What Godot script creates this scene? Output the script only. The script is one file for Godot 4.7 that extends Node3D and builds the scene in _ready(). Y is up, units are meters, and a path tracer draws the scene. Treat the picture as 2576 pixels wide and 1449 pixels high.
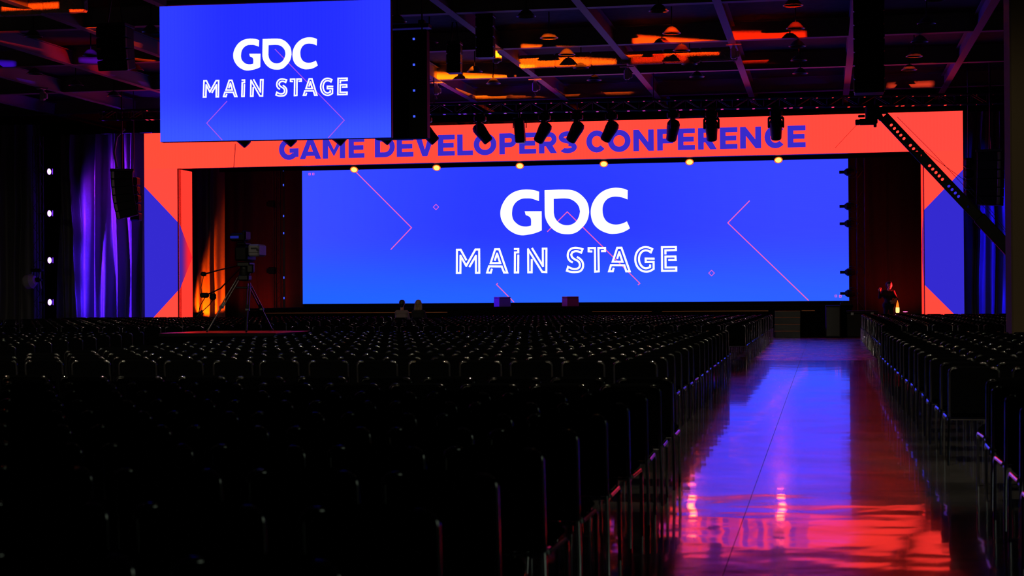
extends Node3D
# A dark convention hall: LED proscenium and main screen on a stage, rows of black stacking chairs, one aisle.

class MB:
	var v := PackedVector3Array()
	var n := PackedVector3Array()
	var u := PackedVector2Array()
	var has_uv := false
	func tri(a: Vector3, b: Vector3, c: Vector3) -> void:   # counter-clockwise seen from outside
		var k := (b - a).cross(c - a).normalized()
		v.append_array([a, c, b]); n.append_array([k, k, k])
	func trin(a: Vector3, b: Vector3, c: Vector3, na: Vector3, nb: Vector3, nc: Vector3) -> void:
		v.append_array([a, c, b]); n.append_array([na, nc, nb])
	func quad(a: Vector3, b: Vector3, c: Vector3, d: Vector3) -> void:
		tri(a, b, c); tri(a, c, d)
	func quadn(a: Vector3, b: Vector3, c: Vector3, d: Vector3, na: Vector3, nb: Vector3, nc: Vector3, nd: Vector3) -> void:
		trin(a, b, c, na, nb, nc); trin(a, c, d, na, nc, nd)
	func face(a: Vector3, b: Vector3, c: Vector3, d: Vector3) -> void:   # a quad with texture coordinates, a = lower left
		has_uv = true
		quad(a, b, c, d)
		u.append_array([Vector2(0, 1), Vector2(1, 0), Vector2(1, 1), Vector2(0, 1), Vector2(0, 0), Vector2(1, 0)])
	func box(c: Vector3, s: Vector3, bev := 0.0, t := Basis()) -> void:
		var h := s / 2
		if bev <= 0.0:
			var p := []
			for i in 8: p.append(c + t * Vector3(h.x if i & 1 else -h.x, h.y if i & 2 else -h.y, h.z if i & 4 else -h.z))
			quad(p[4], p[5], p[7], p[6]); quad(p[1], p[0], p[2], p[3]); quad(p[5], p[1], p[3], p[7])
			quad(p[0], p[4], p[6], p[2]); quad(p[6], p[7], p[3], p[2]); quad(p[0], p[1], p[5], p[4])
			return
		bev = minf(bev, minf(h.x, minf(h.y, h.z)) * 0.95)
		var f := func(sx: float, sy: float, sz: float, ax: int) -> Vector3:
			var q := Vector3(sx * h.x, sy * h.y, sz * h.z)
			if ax != 0: q.x -= sx * bev
			if ax != 1: q.y -= sy * bev
			if ax != 2: q.z -= sz * bev
			return c + t * q
		for s1: float in [-1.0, 1.0]:
			_q(f.call(s1, -1, -1, 0), f.call(s1, 1, -1, 0), f.call(s1, 1, 1, 0), f.call(s1, -1, 1, 0), c)
			_q(f.call(-1, s1, -1, 1), f.call(1, s1, -1, 1), f.call(1, s1, 1, 1), f.call(-1, s1, 1, 1), c)
			_q(f.call(-1, -1, s1, 2), f.call(1, -1, s1, 2), f.call(1, 1, s1, 2), f.call(-1, 1, s1, 2), c)
			for s2: float in [-1.0, 1.0]:
				_q(f.call(s1, s2, -1, 0), f.call(s1, s2, 1, 0), f.call(s1, s2, 1, 1), f.call(s1, s2, -1, 1), c)
				_q(f.call(s1, -1, s2, 0), f.call(s1, 1, s2, 0), f.call(s1, 1, s2, 2), f.call(s1, -1, s2, 2), c)
				_q(f.call(-1, s1, s2, 1), f.call(1, s1, s2, 1), f.call(1, s1, s2, 2), f.call(-1, s1, s2, 2), c)
				for s3: float in [-1.0, 1.0]:
					var a: Vector3 = f.call(s1, s2, s3, 0)
					var b: Vector3 = f.call(s1, s2, s3, 1)
					var d: Vector3 = f.call(s1, s2, s3, 2)
					if (b - a).cross(d - a).dot(a - c) > 0: tri(a, b, d)
					else: tri(a, d, b)
	func _q(a: Vector3, b: Vector3, d: Vector3, e: Vector3, c: Vector3) -> void:
		if (b - a).cross(d - a).dot((a + d) / 2 - c) > 0: quad(a, b, d, e)
		else: quad(e, d, b, a)
	func tube(pts: Array, r: float, sides := 8) -> void:
		var rings := []
		var up := Vector3(0.31, 0.2, 0.93).normalized()
		for i in pts.size():
			var p: Vector3 = pts[i]
			var d: Vector3 = (pts[mini(i + 1, pts.size() - 1)] - pts[maxi(i - 1, 0)]).normalized()
			var x := up.cross(d).normalized()
			if up.cross(d).length() < 0.05: x = Vector3(1, 0, 0).cross(d).normalized()
			var y := d.cross(x)
			up = y.cross(d) if false else up
			var ring := []
			for k in sides:
				var a := TAU * k / sides
				var q := x * cos(a) + y * sin(a)
				ring.append([p + q * r, q])
			rings.append([ring, p, d])
		for i in pts.size() - 1:
			for k in sides:
				var a = rings[i][0][k]; var b = rings[i][0][(k + 1) % sides]
				var c = rings[i + 1][0][(k + 1) % sides]; var d = rings[i + 1][0][k]
				quadn(a[0], b[0], c[0], d[0], a[1], b[1], c[1], d[1])
		for e in [0, pts.size() - 1]:
			for k in sides:
				var a = rings[e][0][k][0]; var b = rings[e][0][(k + 1) % sides][0]
				if e == 0: tri(rings[e][1], b, a)
				else: tri(rings[e][1], a, b)
	func lathe(prof: Array, t: Transform3D, seg := 16) -> void:   # profile of (radius, height), bottom to top on the outside
		for i in prof.size() - 1:
			var p: Vector2 = prof[i]; var q: Vector2 = prof[i + 1]
			var sl := Vector2(q.y - p.y, p.x - q.x).normalized()
			for k in seg:
				var a0 := TAU * k / seg; var a1 := TAU * (k + 1) / seg
				var c0 := Vector3(cos(a0), 0, -sin(a0)); var c1 := Vector3(cos(a1), 0, -sin(a1))
				var n0 := (t.basis * (c0 * sl.x + Vector3(0, sl.y, 0))).normalized()
				var n1 := (t.basis * (c1 * sl.x + Vector3(0, sl.y, 0))).normalized()
				var A := t * (c0 * p.x + Vector3(0, p.y, 0)); var B := t * (c1 * p.x + Vector3(0, p.y, 0))
				var C := t * (c1 * q.x + Vector3(0, q.y, 0)); var D := t * (c0 * q.x + Vector3(0, q.y, 0))
				if p.x > 0.0001: trin(A, B, C, n0, n1, n1)
				if q.x > 0.0001: trin(A, C, D, n0, n1, n0)
	func ball(c: Vector3, r: float, seg := 8) -> void:
		var prof := []
		for i in seg / 2 + 1:
			var a := -PI / 2 + PI * i / (seg / 2)
			prof.append(Vector2(maxf(r * cos(a), 0.0), r * sin(a)))
		lathe(prof, Transform3D(Basis(), c), seg)
	func prism(poly: PackedVector2Array, z0: float, z1: float, t := Transform3D()) -> void:
		if Geometry2D.is_polygon_clockwise(poly): poly.reverse()
		var idx := Geometry2D.triangulate_polygon(poly)
		for i in range(0, idx.size(), 3):
			var a := poly[idx[i]]; var b := poly[idx[i + 1]]; var c := poly[idx[i + 2]]
			if (b - a).cross(c - a) < 0:
				var k := b; b = c; c = k
			tri(t * Vector3(a.x, a.y, z1), t * Vector3(b.x, b.y, z1), t * Vector3(c.x, c.y, z1))
			tri(t * Vector3(a.x, a.y, z0), t * Vector3(c.x, c.y, z0), t * Vector3(b.x, b.y, z0))
		for i in poly.size():
			var a := poly[i]; var b := poly[(i + 1) % poly.size()]
			quad(t * Vector3(a.x, a.y, z0), t * Vector3(b.x, b.y, z0), t * Vector3(b.x, b.y, z1), t * Vector3(a.x, a.y, z1))
	func moved(t: Transform3D) -> MB:
		var o := MB.new()
		o.v = t * v; o.n = Transform3D(t.basis.orthonormalized(), Vector3.ZERO) * n; o.u = u; o.has_uv = has_uv
		return o
	func add(o: MB) -> void:
		v.append_array(o.v); n.append_array(o.n)
	func into(m: ArrayMesh, mat: Material) -> ArrayMesh:
		var a := []
		a.resize(Mesh.ARRAY_MAX)
		a[Mesh.ARRAY_VERTEX] = v; a[Mesh.ARRAY_NORMAL] = n
		if has_uv and u.size() == v.size(): a[Mesh.ARRAY_TEX_UV] = u
		m.add_surface_from_arrays(Mesh.PRIMITIVE_TRIANGLES, a)
		m.surface_set_material(m.get_surface_count() - 1, mat)
		return m

var taken := {}
var M := {}
const ORD := ["first", "second", "third", "fourth", "fifth", "sixth", "seventh", "eighth", "ninth", "tenth", "eleventh", "twelfth", "thirteenth", "fourteenth", "fifteenth", "sixteenth", "seventeenth", "eighteenth", "nineteenth", "twentieth"]

func numbered(s: String) -> String:
	if not taken.has(s):
		taken[s] = 0
		return s
	taken[s] += 1
	return "%s_%03d" % [s, taken[s]]

func tag(o: Node3D, label: String, category: String, group := "") -> Node3D:
	o.set_meta("label", label); o.set_meta("category", category)
	if group: o.set_meta("group", group)
	return o

func thing(called: String, label: String, category: String, at := Vector3.ZERO, group := "") -> Node3D:
	var o := Node3D.new()
	o.name = numbered(called); add_child(o); o.position = at
	return tag(o, label, category, group)

func part(parent: Node3D, called: String, mb: MB, m: Material, label := "") -> MeshInstance3D:
	var o := MeshInstance3D.new()
	o.mesh = mb.into(ArrayMesh.new(), m)
	o.name = called if parent != self else numbered(called)
	parent.add_child(o, true)
	if label: o.set_meta("label", label)
	return o

func struct(called: String, mb: MB, m: Material, label: String) -> MeshInstance3D:
	var o := part(self, called, mb, m)
	o.set_meta("kind", "structure"); o.set_meta("label", label)
	return o

func boxed(c: Vector3, s: Vector3, bev := 0.0) -> MB:
	var b := MB.new(); b.box(c, s, bev); return b

func mat(key: String, c: Color, rough := 0.6, metal := 0.0) -> StandardMaterial3D:
	var m := StandardMaterial3D.new()
	m.resource_name = key; m.albedo_color = c; m.roughness = rough; m.metallic = metal
	M[key] = m
	return m

func deep(c: Color, k: float) -> Color:   # colour of an LED driven k times past white: the strongest channel clips, the others stay as seen
	var l := c.srgb_to_linear()
	var m := maxf(l.r, maxf(l.g, l.b))
	var o := Color(l.r if l.r > 0.9 * m else l.r / k, l.g if l.g > 0.9 * m else l.g / k, l.b if l.b > 0.9 * m else l.b / k)
	return o.linear_to_srgb()

func glow(key: String, c: Color, e := 1.0) -> StandardMaterial3D:
	var m := mat(key, Color(0.02, 0.02, 0.02), 0.5)
	m.specular_mode = BaseMaterial3D.SPECULAR_DISABLED
	m.emission_enabled = true; m.emission = c; m.emission_energy_multiplier = e
	return m

func noise(freq: float, seed_ := 1, oct := 4) -> FastNoiseLite:
	var f := FastNoiseLite.new()
	f.noise_type = FastNoiseLite.TYPE_SIMPLEX_SMOOTH; f.frequency = freq; f.seed = seed_; f.fractal_octaves = oct
	return f

func ntex(freq: float, a: Color, b: Color, seed_ := 1, size := 512, normal := false, strength := 4.0) -> NoiseTexture2D:
	var t := NoiseTexture2D.new()
	t.width = size; t.height = size; t.seamless = true; t.noise = noise(freq, seed_)
	if normal:
		t.as_normal_map = true; t.bump_strength = strength
	else:
		var g := Gradient.new()
		g.set_color(0, a); g.set_color(1, b); g.set_offset(0, 0.25); g.set_offset(1, 0.75)
		t.color_ramp = g
	return t

var waves: NoiseTexture2D
func floor_waves() -> NoiseTexture2D:
	if waves == null: waves = ntex(0.012, Color.BLACK, Color.WHITE, 5, 1024, true, 8.0)
	return waves

func triplanar(m: StandardMaterial3D, s: float) -> void:
	m.uv1_triplanar = true; m.uv1_world_triplanar = true; m.uv1_scale = Vector3(s, s, s)

func spot(parent: Node3D, at: Vector3, to: Vector3, c: Color, e: float, angle: float, soft := 0.6, size := 0.12) -> void:
	var l := SpotLight3D.new()
	l.name = "light"; parent.add_child(l, true)
	l.position = at
	var d := (to - at).normalized()
	l.basis = Basis.looking_at(d, Vector3.UP if absf(d.y) < 0.95 else Vector3.BACK)
	l.light_color = c; l.light_energy = e; l.spot_angle = angle; l.spot_angle_attenuation = soft; l.light_size = size
	l.spot_range = 90.0; l.spot_attenuation = 2.0; l.shadow_enabled = true

func area(parent: Node3D, at: Vector3, size: Vector2, c: Color, radiance: float, b := Basis(Vector3.UP, PI)) -> void:
	var l := AreaLight3D.new()
	l.name = "panel_light"; parent.add_child(l, true)
	l.position = at; l.basis = b; l.area_size = size
	l.light_color = c; l.light_energy = radiance * size.x * size.y / PI
	l.area_range = 90.0; l.area_attenuation = 2.0; l.shadow_enabled = true

func _ready() -> void:
	var cam := Camera3D.new()
	cam.name = "camera"; add_child(cam)
	cam.position = Vector3(0, 1.52, 0)
	cam.basis = Basis(Vector3.UP, 0.19355) * Basis(Vector3.RIGHT, 0.005875) * Basis(Vector3.BACK, -0.006405)
	cam.near = 0.1; cam.far = 200.0
	cam.current = true
	var at := CameraAttributesPhysical.new()
	at.frustum_focal_length = 66.26; at.frustum_focus_distance = 50.0; at.frustum_near = 0.1; at.frustum_far = 200.0
	at.exposure_aperture = 5.0
	cam.attributes = at
	cam.fov = 20.531
	var we := WorldEnvironment.new()
	var env := Environment.new()
	env.background_mode = Environment.BG_COLOR; env.background_color = Color(0, 0, 0)
	env.tonemap_mode = Environment.TONE_MAPPER_LINEAR; env.tonemap_exposure = 1.0
	env.sdfgi_enabled = true; env.ssao_enabled = true; env.ssil_enabled = true
	we.environment = env; we.name = "environment"; add_child(we)
	materials()
	hall()
	ceiling_grid()
	proscenium()
	stage()
	drapes()
	trusses()
	hanging()
	chairs()
	people()
	stage_gear()
	house_lamps()

func materials() -> void:
	for q in [["polished_concrete", 0.24, 0.74], ["dull_concrete", 0.3, 0.25]]:
		var f := mat(q[0], Color(0.38, 0.365, 0.36), q[1])
		f.albedo_texture = ntex(0.012, Color(0.7, 0.7, 0.7), Color(1, 1, 1), 3)
		f.roughness_texture = ntex(0.02, Color(0.7, 0.7, 0.7), Color(1, 1, 1), 8); f.roughness_texture_channel = BaseMaterial3D.TEXTURE_CHANNEL_RED
		f.normal_enabled = true; f.normal_texture = floor_waves(); f.normal_scale = 0.045
		f.metallic_specular = 0.75
		f.clearcoat_enabled = true; f.clearcoat = q[2]; f.clearcoat_roughness = 0.05
		triplanar(f, 0.09)
	mat("joint", Color(0.2, 0.19, 0.19), 0.8)
	var c := mat("ceiling_paint", Color(0.22, 0.2, 0.21), 0.9)
	c.albedo_texture = ntex(0.03, Color(0.8, 0.8, 0.8), Color(1, 1, 1), 4, 256); triplanar(c, 0.3)
	mat("beam_paint", Color(0.5, 0.47, 0.46), 0.65)
	var fp := mat("fireproofing", Color(0.62, 0.57, 0.5), 0.95)
	fp.normal_enabled = true; fp.normal_texture = ntex(0.05, Color.BLACK, Color.WHITE, 6, 256, true, 10.0); fp.normal_scale = 1.0; triplanar(fp, 0.9)
	mat("wall_paint", Color(0.12, 0.11, 0.11), 0.9)
	mat("pillar_paint", Color(0.42, 0.35, 0.24), 0.85)
	mat("black_metal", Color(0.035, 0.034, 0.036), 0.45)
	mat("backdrop_cloth", Color(0.2, 0.19, 0.19), 0.95)
	mat("black_shell", Color(0.03, 0.03, 0.032), 0.5).metallic_specular = 0.3
	mat("black_cloth", Color(0.045, 0.043, 0.046), 1.0).specular_mode = BaseMaterial3D.SPECULAR_DISABLED
	var d := mat("velour", Color(0.3, 0.29, 0.3), 0.55)
	d.rim_enabled = true; d.rim = 0.3
	mat("chair_fabric", Color(0.042, 0.044, 0.05), 1.0).specular_mode = BaseMaterial3D.SPECULAR_DISABLED
	mat("chrome", Color(0.85, 0.85, 0.85), 0.1, 1.0)
	mat("satin_steel", Color(0.78, 0.78, 0.77), 0.11, 1.0)
	mat("steel", Color(0.5, 0.5, 0.5), 0.3, 1.0)
	mat("coupler_steel", Color(0.55, 0.55, 0.55), 0.16, 1.0)
	mat("stage_black", Color(0.05, 0.05, 0.052), 0.25)
	mat("orange_lit_nosing", Color(0.8, 0.48, 0.28), 0.45, 0.3)  # orange light on the step and stage edges put into this metal colour
	mat("grey_plastic", Color(0.55, 0.53, 0.56), 0.5)
	mat("white_paint", Color(0.72, 0.7, 0.7), 0.6)
	mat("bell_paint", Color(0.34, 0.33, 0.33), 0.4)
	mat("skin", Color(0.72, 0.5, 0.4), 0.6)
	mat("dark_hair", Color(0.05, 0.035, 0.03), 0.6)
	mat("fair_hair", Color(0.55, 0.42, 0.28), 0.6)
	mat("pale_shirt", Color(0.45, 0.38, 0.4), 0.9)
	mat("dark_shirt", Color(0.06, 0.05, 0.06), 0.9)
	mat("dark_jeans", Color(0.07, 0.07, 0.09), 0.9)
	mat("violet_lit_cube", Color(0.45, 0.25, 0.75), 0.6)  # violet light falling on the stool put into its base colour
	mat("crimson_lit_cube", Color(0.6, 0.12, 0.22), 0.6)  # crimson of the coloured light put into the other stool likewise
	glow("coral", deep(Color8(255, 76, 62), 2.2), 2.2)
	glow("coral_side", deep(Color8(255, 62, 50), 2.2), 2.2)
	glow("indigo", deep(Color8(52, 42, 208), 1.0), 1.0)
	glow("letter_indigo", deep(Color8(56, 42, 200), 1.0), 1.0)
	glow("white_glow", Color(1, 1, 1), 1.4)
	glow("pink_glow", Color8(255, 100, 172))
	glow("pink_dim", Color8(178, 84, 225))
	glow("warm_lens", Color(1.0, 0.27, 0.06).linear_to_srgb(), 4.0)
	glow("orange_ring", Color(1.0, 0.42, 0.08), 0.9)
	glow("amber_lens", Color(1.0, 0.5, 0.1), 0.6)
	glow("violet_lens", Color(0.85, 0.62, 1.0), 3.0)
	glow("violet_strip", Color(0.5, 0.2, 1.0), 0.8)
	glow("blue_dot", Color(0.25, 0.35, 1.0), 1.2)
	glow("pink_spot", Color(1.0, 0.45, 0.75), 1.0)
	glow("added_door_light", Color(0.9, 1.0, 0.88), 0.15)  # glow of the added doors, there only to light the chair posts
	glow("house_lens", Color(1.0, 0.9, 0.72), 3.0)

func screen_mat(key: String, w: int, h: int, k: float, f: Callable) -> StandardMaterial3D:
	var im := Image.create(w, h, false, Image.FORMAT_RGB8)
	for y in h:
		for x in w:
			im.set_pixel(x, y, deep(f.call((x + 0.5) / w, (y + 0.5) / h, x, y), k))
	var m := mat(key, Color(0.02, 0.02, 0.02), 0.5)
	m.specular_mode = BaseMaterial3D.SPECULAR_DISABLED
	m.emission_enabled = true; m.emission_texture = ImageTexture.create_from_image(im); m.emission_energy_multiplier = k
	m.texture_repeat = false
	return m

# ---------------------------------------------------------------- the hall

func hall() -> void:
	var fl := struct("floor", boxed(Vector3(-12.5, -0.145, -29), Vector3(54, 0.28, 88)), M.joint, "dark sealed floor under the polished concrete slabs")
	var xs := [-39.0, -30.6, -24.6, -18.6, -12.6, -6.6, -0.55, 5.4, 13.5]
	var z := 12.6
	while z > -72.0:
		for i in xs.size() - 1:
			var b := MB.new()
			if i in [5, 6] and z > -50.0 and z < 5.0:
				wavy_slab(b, xs[i] + 0.0022, xs[i + 1] - 0.0022, z - 6.2975, z - 0.0025, 0.0042 if z > -12.0 else (0.0028 if z > -18.0 else 0.0015))
			else:
				b.box(Vector3((xs[i] + xs[i + 1]) / 2, -0.04, z - 3.15), Vector3(xs[i + 1] - xs[i] - 0.0045, 0.08, 6.2955), 0.002)
			part(fl, "slab", b, M.polished_concrete if z > -37.0 else M.dull_concrete)
		z -= 6.3
	struct("wall_left", boxed(Vector3(-39.2, 5.2, -29), Vector3(0.4, 11, 88)), M.wall_paint, "dark left wall of the hall")
	struct("wall_right", boxed(Vector3(13.7, 5.2, -29), Vector3(0.4, 11, 88)), M.wall_paint, "dark right wall of the hall")
	struct("wall_back", boxed(Vector3(-12.5, 5.2, -72.2), Vector3(53, 11, 0.4)), M.wall_paint, "dark wall behind the stage")
	struct("wall_front", boxed(Vector3(-12.5, 5.2, 14.2), Vector3(53, 11, 0.4)), M.wall_paint, "dark wall behind the seating")
	var p := thing("pillar", "square dim brown pillar at the right edge, rising behind the right-hand chairs", "pillar", Vector3(4.05, 0, -31.5))
	part(p, "shaft", boxed(Vector3(0, 5.1, 0), Vector3(1.2, 10.2, 1.0), 0.03), M.pillar_paint)
	part(p, "base_trim", boxed(Vector3(0, 0.08, 0), Vector3(1.24, 0.16, 1.04), 0.01), M.black_metal)

func wavy_slab(b: MB, x0: float, x1: float, z0: float, z1: float, slope: float) -> void:
	# a trowelled slab: its top waves by fractions of a millimetre
	var f := noise(1.1, 31, 3)
	var hgt := func(x: float, z: float) -> float: return f.get_noise_2d(x * 0.7, z) * slope * 0.5
	var n := 56
	var vs := []; var ns := []
	for j in n + 1:
		for i in n + 1:
			var x := lerpf(x0, x1, float(i) / n); var z := lerpf(z0, z1, float(j) / n)
			vs.append(Vector3(x, hgt.call(x, z), z))
			ns.append(Vector3(hgt.call(x - 0.03, z) - hgt.call(x + 0.03, z), 0.06, hgt.call(x, z - 0.03) - hgt.call(x, z + 0.03)).normalized())
	for j in n:
		for i in n:
			var a := j * (n + 1) + i; var c := a + n + 1
			b.quadn(vs[c], vs[c + 1], vs[a + 1], vs[a], ns[c], ns[c + 1], ns[a + 1], ns[a])
	var d := Vector3(0, -0.08, 0)
	for e in [[Vector3(x0, -0.001, z1), Vector3(x1, -0.001, z1)], [Vector3(x1, -0.001, z1), Vector3(x1, -0.001, z0)], [Vector3(x1, -0.001, z0), Vector3(x0, -0.001, z0)], [Vector3(x0, -0.001, z0), Vector3(x0, -0.001, z1)]]:
		b.quad(e[0] + d, e[1] + d, e[1], e[0])
	b.quad(Vector3(x0, -0.08, z0), Vector3(x1, -0.08, z0), Vector3(x1, -0.08, z1), Vector3(x0, -0.08, z1))

func ibeam(b: MB, along_x: bool, c: Vector3, length: float, depth: float, width: float) -> void:
	# web and two flanges; c is the middle of the underside
	for q in [[0.018, width, 0.018], [depth - 0.036, 0.03, depth / 2], [0.018, width, depth - 0.009]]:
		var s := Vector3(length, q[0], q[1]) if along_x else Vector3(q[1], q[0], length)
		b.box(c + Vector3(0, q[2], 0), s)

func ceiling_grid() -> void:
	var cl := struct("ceiling", boxed(Vector3(-12.5, 10.42, -29), Vector3(54, 0.4, 88)), M.ceiling_paint, "dark hall ceiling with a grid of steel beams")
	for z in [-64.3, -57.6, -50.9, -44.2, -37.5, -30.8]:
		var b := MB.new()
		ibeam(b, true, Vector3(-12.5, 9.62, z), 51.5, 0.6, 0.3)
		part(cl, "beam", b, M.beam_paint)
	for q in [[-54.25, -10.3, 6], [-40.85, -23.7, 3]]:      # short rough fireproofed joists
		for k in q[2]:
			var b := MB.new()
			b.box(Vector3(q[1] + 1.25 * k + 0.62, 9.69 + 0.012 * ((k * 7) % 3), q[0]), Vector3(1.25, 0.44 + 0.02 * ((k * 5) % 3), 0.32), 0.05)
			part(cl, "joist", b, M.fireproofing, "length of joist under rough sprayed fireproofing")
	var gx := []
	for i in 11: gx.append(-32.9 + 3.76 * i)
	for x in gx:
		var b := MB.new()
		ibeam(b, false, Vector3(x, 9.6, -46), 51, 0.5, 0.24)
		part(cl, "girder", b, M.beam_paint)
	# pendant downlights in the middle of the bays
	var bell := MB.new()
	bell.lathe([Vector2(0.26, 0.0), Vector2(0.28, 0.012), Vector2(0.25, 0.03), Vector2(0.2, 0.09), Vector2(0.14, 0.16), Vector2(0.08, 0.2), Vector2(0.0, 0.21)], Transform3D(), 24)
	bell.lathe([Vector2(0.0, 0.19), Vector2(0.07, 0.185), Vector2(0.13, 0.145), Vector2(0.18, 0.09), Vector2(0.23, 0.03), Vector2(0.26, 0.0)], Transform3D(), 24)
	var stem := MB.new()
	stem.tube([Vector3(0, 0.2, 0), Vector3(0, 0.81, 0)], 0.02, 6)
	var first: Node3D
	var row := 0
	for z in [-43.9, -47.7, -51.1, -54.2, -57.4]:
		var col := 0
		for x in [-26.9, -23.15, -19.4, -15.65, -11.9, -8.15, -4.42, -0.76, 3.0]:
			col += 1
			if absf(x + 12) > 16 and z < -57: continue
			var o: Node3D
			if first == null:
				first = thing("downlight", "", "downlight"); o = first
				part(o, "bell", bell, M.bell_paint); part(o, "stem", stem, M.black_metal)
			else:
				o = first.duplicate(); o.name = numbered("downlight"); add_child(o)
			o.position = Vector3(x, 9.4, z)
			tag(o, "unlit bell-shaped ceiling downlight, %s from the left in the %s row from the camera" % [ORD[col - 1], ORD[row]], "downlight", "bell downlights hung in the ceiling bays")
		row += 1
	# chain hoists at the beam crossings
	var hs := [[Vector3(-10.4, 9.6, -50.6), "right of the blue hanging screen, under the nearer lit girder"], [Vector3(-10.43, 9.6, -57.9), "over the seventh spotlight, below the small orange beam"], [Vector3(-6.58, 9.44, -54.3), "at the right end of the rough orange joist"],
		[Vector3(-2.78, 9.6, -51.4), "lit red-orange, at the left end of the right-hand red beam"], [Vector3(-14.2, 9.6, -57.9), "beside the black panel, under the brightest orange beam"], [Vector3(-29.1, 9.6, -55.9), "lit violet at the far upper left"]]
	for h in hs:
		var t := thing("chain_hoist", "small chain hoist " + h[1], "hoist", h[0] - Vector3(0, 0.62, 0), "chain hoists on the ceiling beams")
		var b := MB.new()
		b.box(Vector3(0, 0.32, 0), Vector3(0.2, 0.34, 0.2), 0.04); b.box(Vector3(0, 0.52, 0), Vector3(0.1, 0.08, 0.1), 0.02); b.box(Vector3(0.14, 0.3, 0), Vector3(0.1, 0.2, 0.14), 0.03)
		part(t, "motor", b, M.white_paint)
		b = MB.new(); b.box(Vector3(0, 0.6, 0), Vector3(0.5, 0.04, 0.07), 0.01); b.box(Vector3(0, 0.58, 0), Vector3(0.07, 0.03, 0.4), 0.01)
		part(t, "beam_clamp", b, M.white_paint)
		b = MB.new()
		b.tube([Vector3(0, 0.16, 0), Vector3(0, 0.08, 0), Vector3(0.035, 0.04, 0), Vector3(0.03, 0, 0), Vector3(-0.02, -0.01, 0), Vector3(-0.04, 0.02, 0)], 0.015, 6)
		part(t, "hook", b, M.steel)
	# amber and violet uplights whose beams pick out single bays of steel (the fixtures hang nearer, above the frame)
	# each: label, lamp, target depth, left x, left low, left high, right x, right low, right high, colour, strength
	var ups := [
		["aimed at the brightest orange beam", Vector3(-3.4, 8.7, -33.0), -57.45, -14.15, 9.6, 9.88, -10.75, 9.58, 9.63, Color(1, 0.40, 0.02), 13000.0],
		["aimed at the rough orange joist", Vector3(-5.6, 8.7, -33.0), -54.08, -10.3, 9.44, 9.93, -6.95, 9.46, 9.62, Color(1, 0.36, 0.03), 2600.0],
		["aimed at the middle orange beam", Vector3(-1.6, 8.7, -33.0), -50.75, -5.9, 9.58, 9.9, -3.16, 9.55, 9.6, Color(1, 0.26, 0.02), 2600.0],
		["aimed at the red joist right of the rough orange one", Vector3(-0.7, 8.7, -33.0), -54.08, -6.35, 9.5, 9.95, -4.5, 9.5, 9.8, Color(1, 0.16, 0.02), 1200.0],
		["aimed at the right-hand red beam", Vector3(0.3, 8.7, -33.0), -50.75, -2.86, 9.58, 9.9, -0.5, 9.58, 9.82, Color(1, 0.14, 0.02), 1500.0],
		["aimed at the far right salmon beam", Vector3(2.6, 8.6, -34.0), -64.15, 2.56, 9.68, 9.8, 4.22, 9.68, 9.87, Color(1, 0.28, 0.16), 2500.0],
		["aimed at the upper left joist", Vector3(-18.2, 9.1, -29.0), -40.68, -22.4, 9.6, 9.74, -20.7, 9.6, 9.75, Color(1, 0.28, 0.02), 700.0],
		["aimed left of the hanging screen", Vector3(-17.4, 9.0, -32.0), -50.75, -23.8, 9.9, 10.15, -22.3, 9.62, 10.1, Color(1, 0.24, 0.03), 700.0],
		["aimed at the left edge of the ceiling", Vector3(-19.6, 9.0, -32.0), -50.75, -28.2, 9.9, 10.2, -26.0, 9.9, 10.1, Color(1, 0.14, 0.05), 400.0],
		["violet, aimed at the far upper left beam", Vector3(-20.6, 9.0, -32.0), -57.45, -31.3, 9.95, 10.2, -29.95, 9.72, 10.1, Color(0.28, 0.06, 1), 900.0],
		["violet, aimed at the upper left beam beside the hanging screen", Vector3(-18.5, 9.0, -32.0), -57.45, -27.4, 10.0, 10.15, -25.5, 9.65, 10.1, Color(0.42, 0.06, 0.9), 700.0]]
	for u in ups:
		var t := thing("ceiling_uplight", "profile lamp above the audience, " + u[0], "uplight", u[1], "profile lamps aimed at the ceiling steel")
		var S: Vector3 = u[1]
		var corner := [Vector3(u[3], u[4], u[2]) - S, Vector3(u[6], u[7], u[2]) - S, Vector3(u[6], u[8], u[2]) - S, Vector3(u[3], u[5], u[2]) - S]
		var d: Vector3 = (corner[0] + corner[1] + corner[2] + corner[3]).normalized()
		var bs := Basis.looking_at(d, Vector3.UP)
		var inner := []
		for cnr: Vector3 in corner:
			var p: Vector3 = cnr * (2.4 / cnr.dot(d))
			inner.append(Vector2(p.dot(bs.x), p.dot(bs.y)))
		var outer := [Vector2(-0.24, -0.21), Vector2(0.24, -0.21), Vector2(0.24, 0.21), Vector2(-0.24, 0.21)]
		var tr := Transform3D(bs, Vector3.ZERO)
		for k in 4:      # four shutter blades leave a slot of the beam's shape
			var b := MB.new()
			b.prism(PackedVector2Array([outer[k], outer[(k + 1) % 4], inner[(k + 1) % 4], inner[k]]), -2.405, -2.4, tr)
			part(t, "shutter", b, M.black_metal)
		var b := MB.new()
		b.box(tr * Vector3(0, 0, 0.22), Vector3(0.3, 0.24, 0.4), 0.05, bs)
		b.tube([tr * Vector3(0.23, 0.0, -2.4), tr * Vector3(0.14, 0, 0.1)], 0.012, 6); b.tube([tr * Vector3(-0.23, 0.0, -2.4), tr * Vector3(-0.14, 0, 0.1)], 0.012, 6)
		part(t, "body", b, M.black_metal)
		b = MB.new(); b.tube([Vector3(0, 0.1, 0.2), Vector3(0, 9.62 - S.y, 0.2)], 0.02, 6)
		part(t, "drop_pipe", b, M.black_metal)
		b = MB.new(); b.box(tr * Vector3(0, 0, 0.012), Vector3(0.08, 0.06, 0.012), 0.003, bs)
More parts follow.
